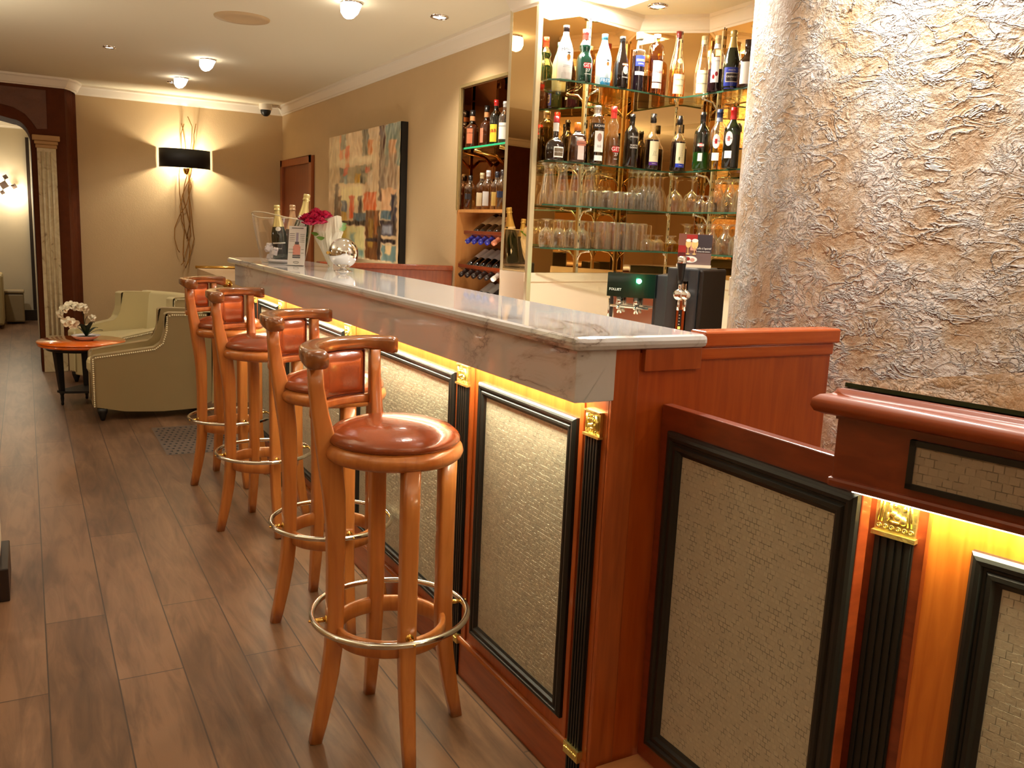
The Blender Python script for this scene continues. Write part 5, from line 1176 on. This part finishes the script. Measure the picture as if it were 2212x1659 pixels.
for i, (dx, dy, dz) in enumerate(((-.075, -.035, .255), (-.02, -.035, .268), (-.05, .005, .280), (-.105, .0, .250), (.0, .01, .268), (-.055, -.06, .240), (-.10, -.045, .232))):
    c = q0+ax*dz+Vector((dx-.005, dy, 0)); mb = MB().sphere(tuple(c-Vector((0, 0, .004))), .018, 12, 8)
    for ring, (r_, n_, tilt) in enumerate(((.010, 3, .0), (.017, 4, .2), (.024, 5, .5), (.031, 6, .9), (.038, 7, 1.3))):
        for k in range(n_):
            a = 2*PI*k/n_+ring*.7+i; vv = []; NS_, NT_ = 6, 5
            for s_ in range(NS_+1):
                u_ = s_/NS_*2-1; aa = a+u_*PI/n_*1.5
                for t_ in range(NT_+1):
                    tt = t_/NT_; rr = r_*math.sin(min(1, .25+tt)*PI/2)*(1+.12*tilt*tt*tt); zz = -.022+tt*(.042-.012*tilt)*(1-.25*u_*u_)-.008*tilt*tt*tt
                    vv.append(c+Vector((rr*math.cos(aa), rr*math.sin(aa), zz)))
            mb.add(vv, [(s_*(NT_+1)+t_, (s_+1)*(NT_+1)+t_, (s_+1)*(NT_+1)+t_+1, s_*(NT_+1)+t_+1) for s_ in range(NS_) for t_ in range(NT_)], 0, True)
    mb.build('rose', 'rose', bq)
for dx, dy, dz in ((.062, -.02, .21), (.07, .0, .225), (-.07, -.03, .17), (-.05, -.05, .15), (.05, -.045, .20)):
    c = q0+ax*dz+Vector((dx, dy, 0)); v = []
    for i in range(7): t_ = i/6; wv = .014*math.sin(PI*t_); v += [c+Vector((.045*(t_-.3)*(1 if dx > 0 else -1), wv, .006*math.sin(3*t_))), c+Vector((.045*(t_-.3)*(1 if dx > 0 else -1), -wv*.6, -wv))]
    MB().add(v, [(2*i, 2*i+2, 2*i+3, 2*i+1) for i in range(6)], 0, True).build('leaf', 'leaf', bq)
for k in range(5): MB().tube([q0+Vector((.004*k-.01, 0, .004)), q0+ax*.2+Vector((.02*k-.04, .01*(k % 2), 0))], .003, 6).build('stem', 'leaf', bq)

sb = thing('chrome_wine_cooler', (1.318, 4.03, CT), 'mirror-polished chrome ball on a flared foot, standing on the bar', 'ball')
s0 = (1.318, 4.03, CT)
MB().lathe([(0, 0), (.045, 0), (.042, .003), (.022, .008), (.014, .014), (.014, .018)], 40, s0).build('foot', 'chrome', sb)
MB().lathe([(.0695*math.sin(PI*k/36), .0855-.0695*math.cos(PI*k/36)) for k in range(0, 19)], 56, s0).build('lower_half', 'chrome', sb)
MB().lathe([(.0703*math.sin(PI*k/36), .0865-.0703*math.cos(PI*k/36)) for k in range(18, 37)], 56, s0).build('lid', 'chrome', sb)
MB().sphere((s0[0]-.076, s0[1], CT+.085), .008, 12, 8).build('knob', 'brass', sb)

# ------------------------------------------------------------ coffee machine and beer dispenser
cf = thing('coffee_machine', (2.42, 3.28, .9), 'black coffee machine with a glowing green lamp behind the bar', 'coffee machine')
e1 = Vector((.66, -.75, 0)).normalized(); e2 = Vector((.75, .66, 0)).normalized(); c0 = Vector((2.373, 3.35, .9))
MB().obox(c0+e2*.06, e1*.30, e2*.18, UZ*.25).build('body', 'darkgrey', cf, .01)
v = []
for s_ in (0, 1):
    for k in range(9): t_ = k/8; v += [c0+e1*(.225*t_)+e2*(.0-.0*t_)-e2*(.03*math.sin(PI*t_))+UZ*(.228+.012*math.sin(PI*t_)*0 if not s_ else .338)]
mb = MB().add([p for p in v]+[p+e2*.12 for p in v], [(k, k+1, 10+k, 9+k) for k in range(8)]+[(18+k, 27+k, 28+k, 19+k) for k in range(8)]+[(9+k, 10+k, 28+k, 27+k) for k in range(8)]+[(k, 18+k, 19+k, k+1) for k in range(8)]+[(0, 9, 27, 18), (8, 26, 35, 17)], 0, False)
mb.build('head', plain('green_black_gloss', srgb(14, 34, 24), .2, coat=.6), cf)
MB().obox(c0+e1*.225+e2*.03+UZ*.0, e1*.075, e2*.2, UZ*.338).build('side_housing', 'darkgrey', cf, .006)
MB().obox(c0+e1*.02+e2*.055+UZ*.0, e1*.19, e2*.01, UZ*.225).build('steel_back', 'steel', cf)
mb = MB()
for t_ in (.06, .14):
    q = c0+e1*t_+e2*.02+UZ*.20; mb.tube([q+UZ*.03, q-UZ*.02], .016, 14).tube([q-UZ*.015, q-e2*.05-UZ*.022], .006, 8).tube([q-UZ*.02, q-UZ*.05+e1*.008], .005, 8).tube([q-UZ*.02, q-UZ*.05-e1*.008], .005, 8)
mb.tube([c0+e1*.01+e2*.02+UZ*.215, c0+e1*.01+e2*.01+UZ*.10], .005, 8).tube([c0+e1*.02+UZ*.185, c0+e1*.20+UZ*.180], .006, 8); mb.build('brew_group', 'chrome', cf)
mb = MB(); text_on(mb, 'FOLLIET', .016, c0+e1*.045-e2*.026+UZ*.262, e1, UZ, 0); mb.build('lettering', LB, cf)
MB().sphere(tuple(c0+e1*.155-e2*.028+UZ*.305), .011, 14, 10).build('green_lamp', emis('green_lamp_glow', (.25, 1, .62, 1), 30), cf)
point('green_lamp_light', tuple(c0+e1*.155-e2*.055+UZ*.305), .35, (.1, 1, .5), .01)
mh = thing('menu_holder', (2.56, 3.16, .9), 'small black holder with fanned cards beside the coffee machine', 'holder')
mb = MB()
for k in range(6): q = Vector((2.535+.012*k, 3.14-.006*k, .9)); mb.obox(q, e1*.05, e2*.002, UZ*(.11+.004*k)+e1*.01)
mb.build('cards', 'blackmatte', mh)
MB().obox((2.53, 3.10, .9), e1*.09, e2*.05, UZ*.05).build('box', 'darkgrey', mh, .003)

be = thing('beer_dispenser', (2.42, 2.85, .9), 'tall black and steel beer dispenser with tap, behind the near bar end', 'beer dispenser')
f1 = Vector((.60, -.80, 0)).normalized(); f1 = Vector((.5, -.866, 0)).normalized(); f2 = Vector((.866, .5, 0)).normalized(); d0 = Vector((2.357, 2.9, .901))
HB = .385
MB().obox(d0, f1*.052, f2*.26, UZ*HB).obox(d0+f1*.092, f1*.045, f2*.26, UZ*HB).obox(d0+f2*.02, f1*.13, f2*.24, UZ*HB).build('housing', 'darkgrey', be, .008)
MB().obox(d0+f1*.054-f2*.001, f1*.036, f2*.025, UZ*.33).build('steel_strip', plain('bronze_steel', (.55, .36, .22, 1), .12, 1), be)
MB().obox(d0+f1*.137+f2*.004, f1*.018, f2*.32, UZ*(HB-.004)).build('side_cover', plain('black_cover', srgb(34, 27, 22), .4), be, .014)
q = d0+f1*.072-f2*.03+UZ*.275
mb = MB().sphere(tuple(q), .026, 18, 12).sphere(tuple(q+f1*.028), .022, 16, 10).tube([q-UZ*.02, q-UZ*.065+f2*-.005], .006, 8).tube([q+f1*.028-UZ*.02, q+f1*.028-UZ*.065], .005, 8).tube([q, q+f2*.04], .013, 10).tube([q+UZ*.02, q+UZ*.05], .007, 10)
mb.build('tap', 'chrome', be)
hb = MB().lathe([(0, 0), (.010, 0), (.012, .02), (.017, .07), (.019, .085)], 20, tuple(q+UZ*.045)).build('tap_handle', 'black', be)
MB().lathe([(.019, .085), (.0195, .088), (.0195, .108), (.012, .114), (0, .115)], 20, tuple(q+UZ*.045)).build('handle_tip', 'chrome', hb)
mb = MB().obox(d0+f1*.064-f2*.004+UZ*.12, f1*.014, f2*.004, UZ*.09); mb.build('gauge', 'ink', be)
mb = MB()
for k in range(4): mb.obox(d0+f1*.068-f2*.006+UZ*(.148+.013*k), f1*.005, f2*.002, UZ*.003)
mb.build('gauge_marks', LB, be); MB().obox(d0+f1*.067-f2*.0062+UZ*.130, f1*.009, f2*.002, UZ*.010).build('gauge_lamp', emis('amber_led', (1, .6, .05, 1), 5), be)
# photo sign on top of dispenser
sg = thing('drink_sign', (2.40, 2.95, 1.285), 'photo sign of two beer glasses standing on the beer dispenser', 'sign')
f1 = Vector((.80, -.60, 0)); f2 = Vector((.60, .80, 0)); s0_ = d0+Vector((.095, .055, 0))+UZ*(HB+.0)
MB().obox(s0_-f1*.003-f2*.01, f1*.146, f2*.03, UZ*.012).build('stand', 'splash', sg)
sgm = [plain('sign_brown', srgb(120, 74, 60), .35), plain('sign_dark', srgb(58, 50, 54), .35), plain('sign_mauve', srgb(112, 90, 86), .35), plain('sign_gold', srgb(232, 190, 120), .3), plain('sign_white', srgb(240, 232, 222), .3), plain('sign_red', srgb(150, 40, 36), .35), plain('sign_pink', srgb(206, 150, 130), .35)]
f1 = f1*.83; mb = MB().obox(s0_+UZ*.012, f1*.170, f2*.004, UZ*.130, 0)
def SR(a, b, w_, h_, mi, l=.0008): mb.obox(s0_+UZ*(.012+b)+f1*a-f2*l, f1*w_, f2*.0006, UZ*h_, mi)
SR(.094, .052, .076, .076, 1); SR(.0, .0, .17, .05, 2); SR(.04, .104, .055, .022, 5); SR(.062, .06, .03, .035, 6); SR(.0, .03, .04, .05, 5)
def disc(a, b, rx, rz, mi, l=.0016, n=20, z0=-1):
    c = s0_+UZ*(.012+b)+f1*a-f2*l; mb.add([c+f1*rx*math.cos(2*PI*k/n)+UZ*rz*max(z0, math.sin(2*PI*k/n)) for k in range(n)], [tuple(range(n))], mi)
for a, s_ in ((.050, .8), (.083, 1.0)):
    disc(a, .088, .017*s_, .022*s_, 3); disc(a, .102, .016*s_, .008*s_, 4, .002); SR(a-.0015, .045, .003, .03, 3, .0016); disc(a, .045, .010, .003, 3, .0018)
disc(.066, .022, .034, .014, 4, .0018); disc(.052, .024, .012, .008, 5, .0022); disc(.076, .020, .012, .008, 6, .0022)
text_on(mb, "Leffe à l'apéritif", .0118, s0_+UZ*.082+f1*.130-f2*.0014, f1, UZ, 4); text_on(mb, 'le choix des saveurs', .0085, s0_+UZ*.069+f1*.128-f2*.0014, f1, UZ, 4)
mb.build('sheet', sgm, sg)
# cable and socket
tag(MB().tube([(2.60, 3.03, .905), (2.56, 3.08, .98), (2.50, 3.12, .93), (2.45, 3.2, .906)], .003, 6).build('power_cable', 'blackmatte'), 'thin black cable looping behind the bar between the two machines', 'cable')
a_ = math.atan2(2.62-1.78, 2.3-2.9)
ol = thing('wall_socket', (2.33, 2.49, 1.24), 'small white socket on the side of the plaster column', 'socket')
uo = Vector((math.cos(2.20), math.sin(2.20), 0)); ut = Vector((-uo.y, uo.x, 0)); pc = Vector((2.9, 1.78, 1.20))+uo*.895
MB().obox(pc-ut*.03, ut*.06, uo*.022, UZ*.07).build('plate', 'white', ol, .004)

for o in bpy.data.objects:
    if '_abs' in o: del o['_abs']
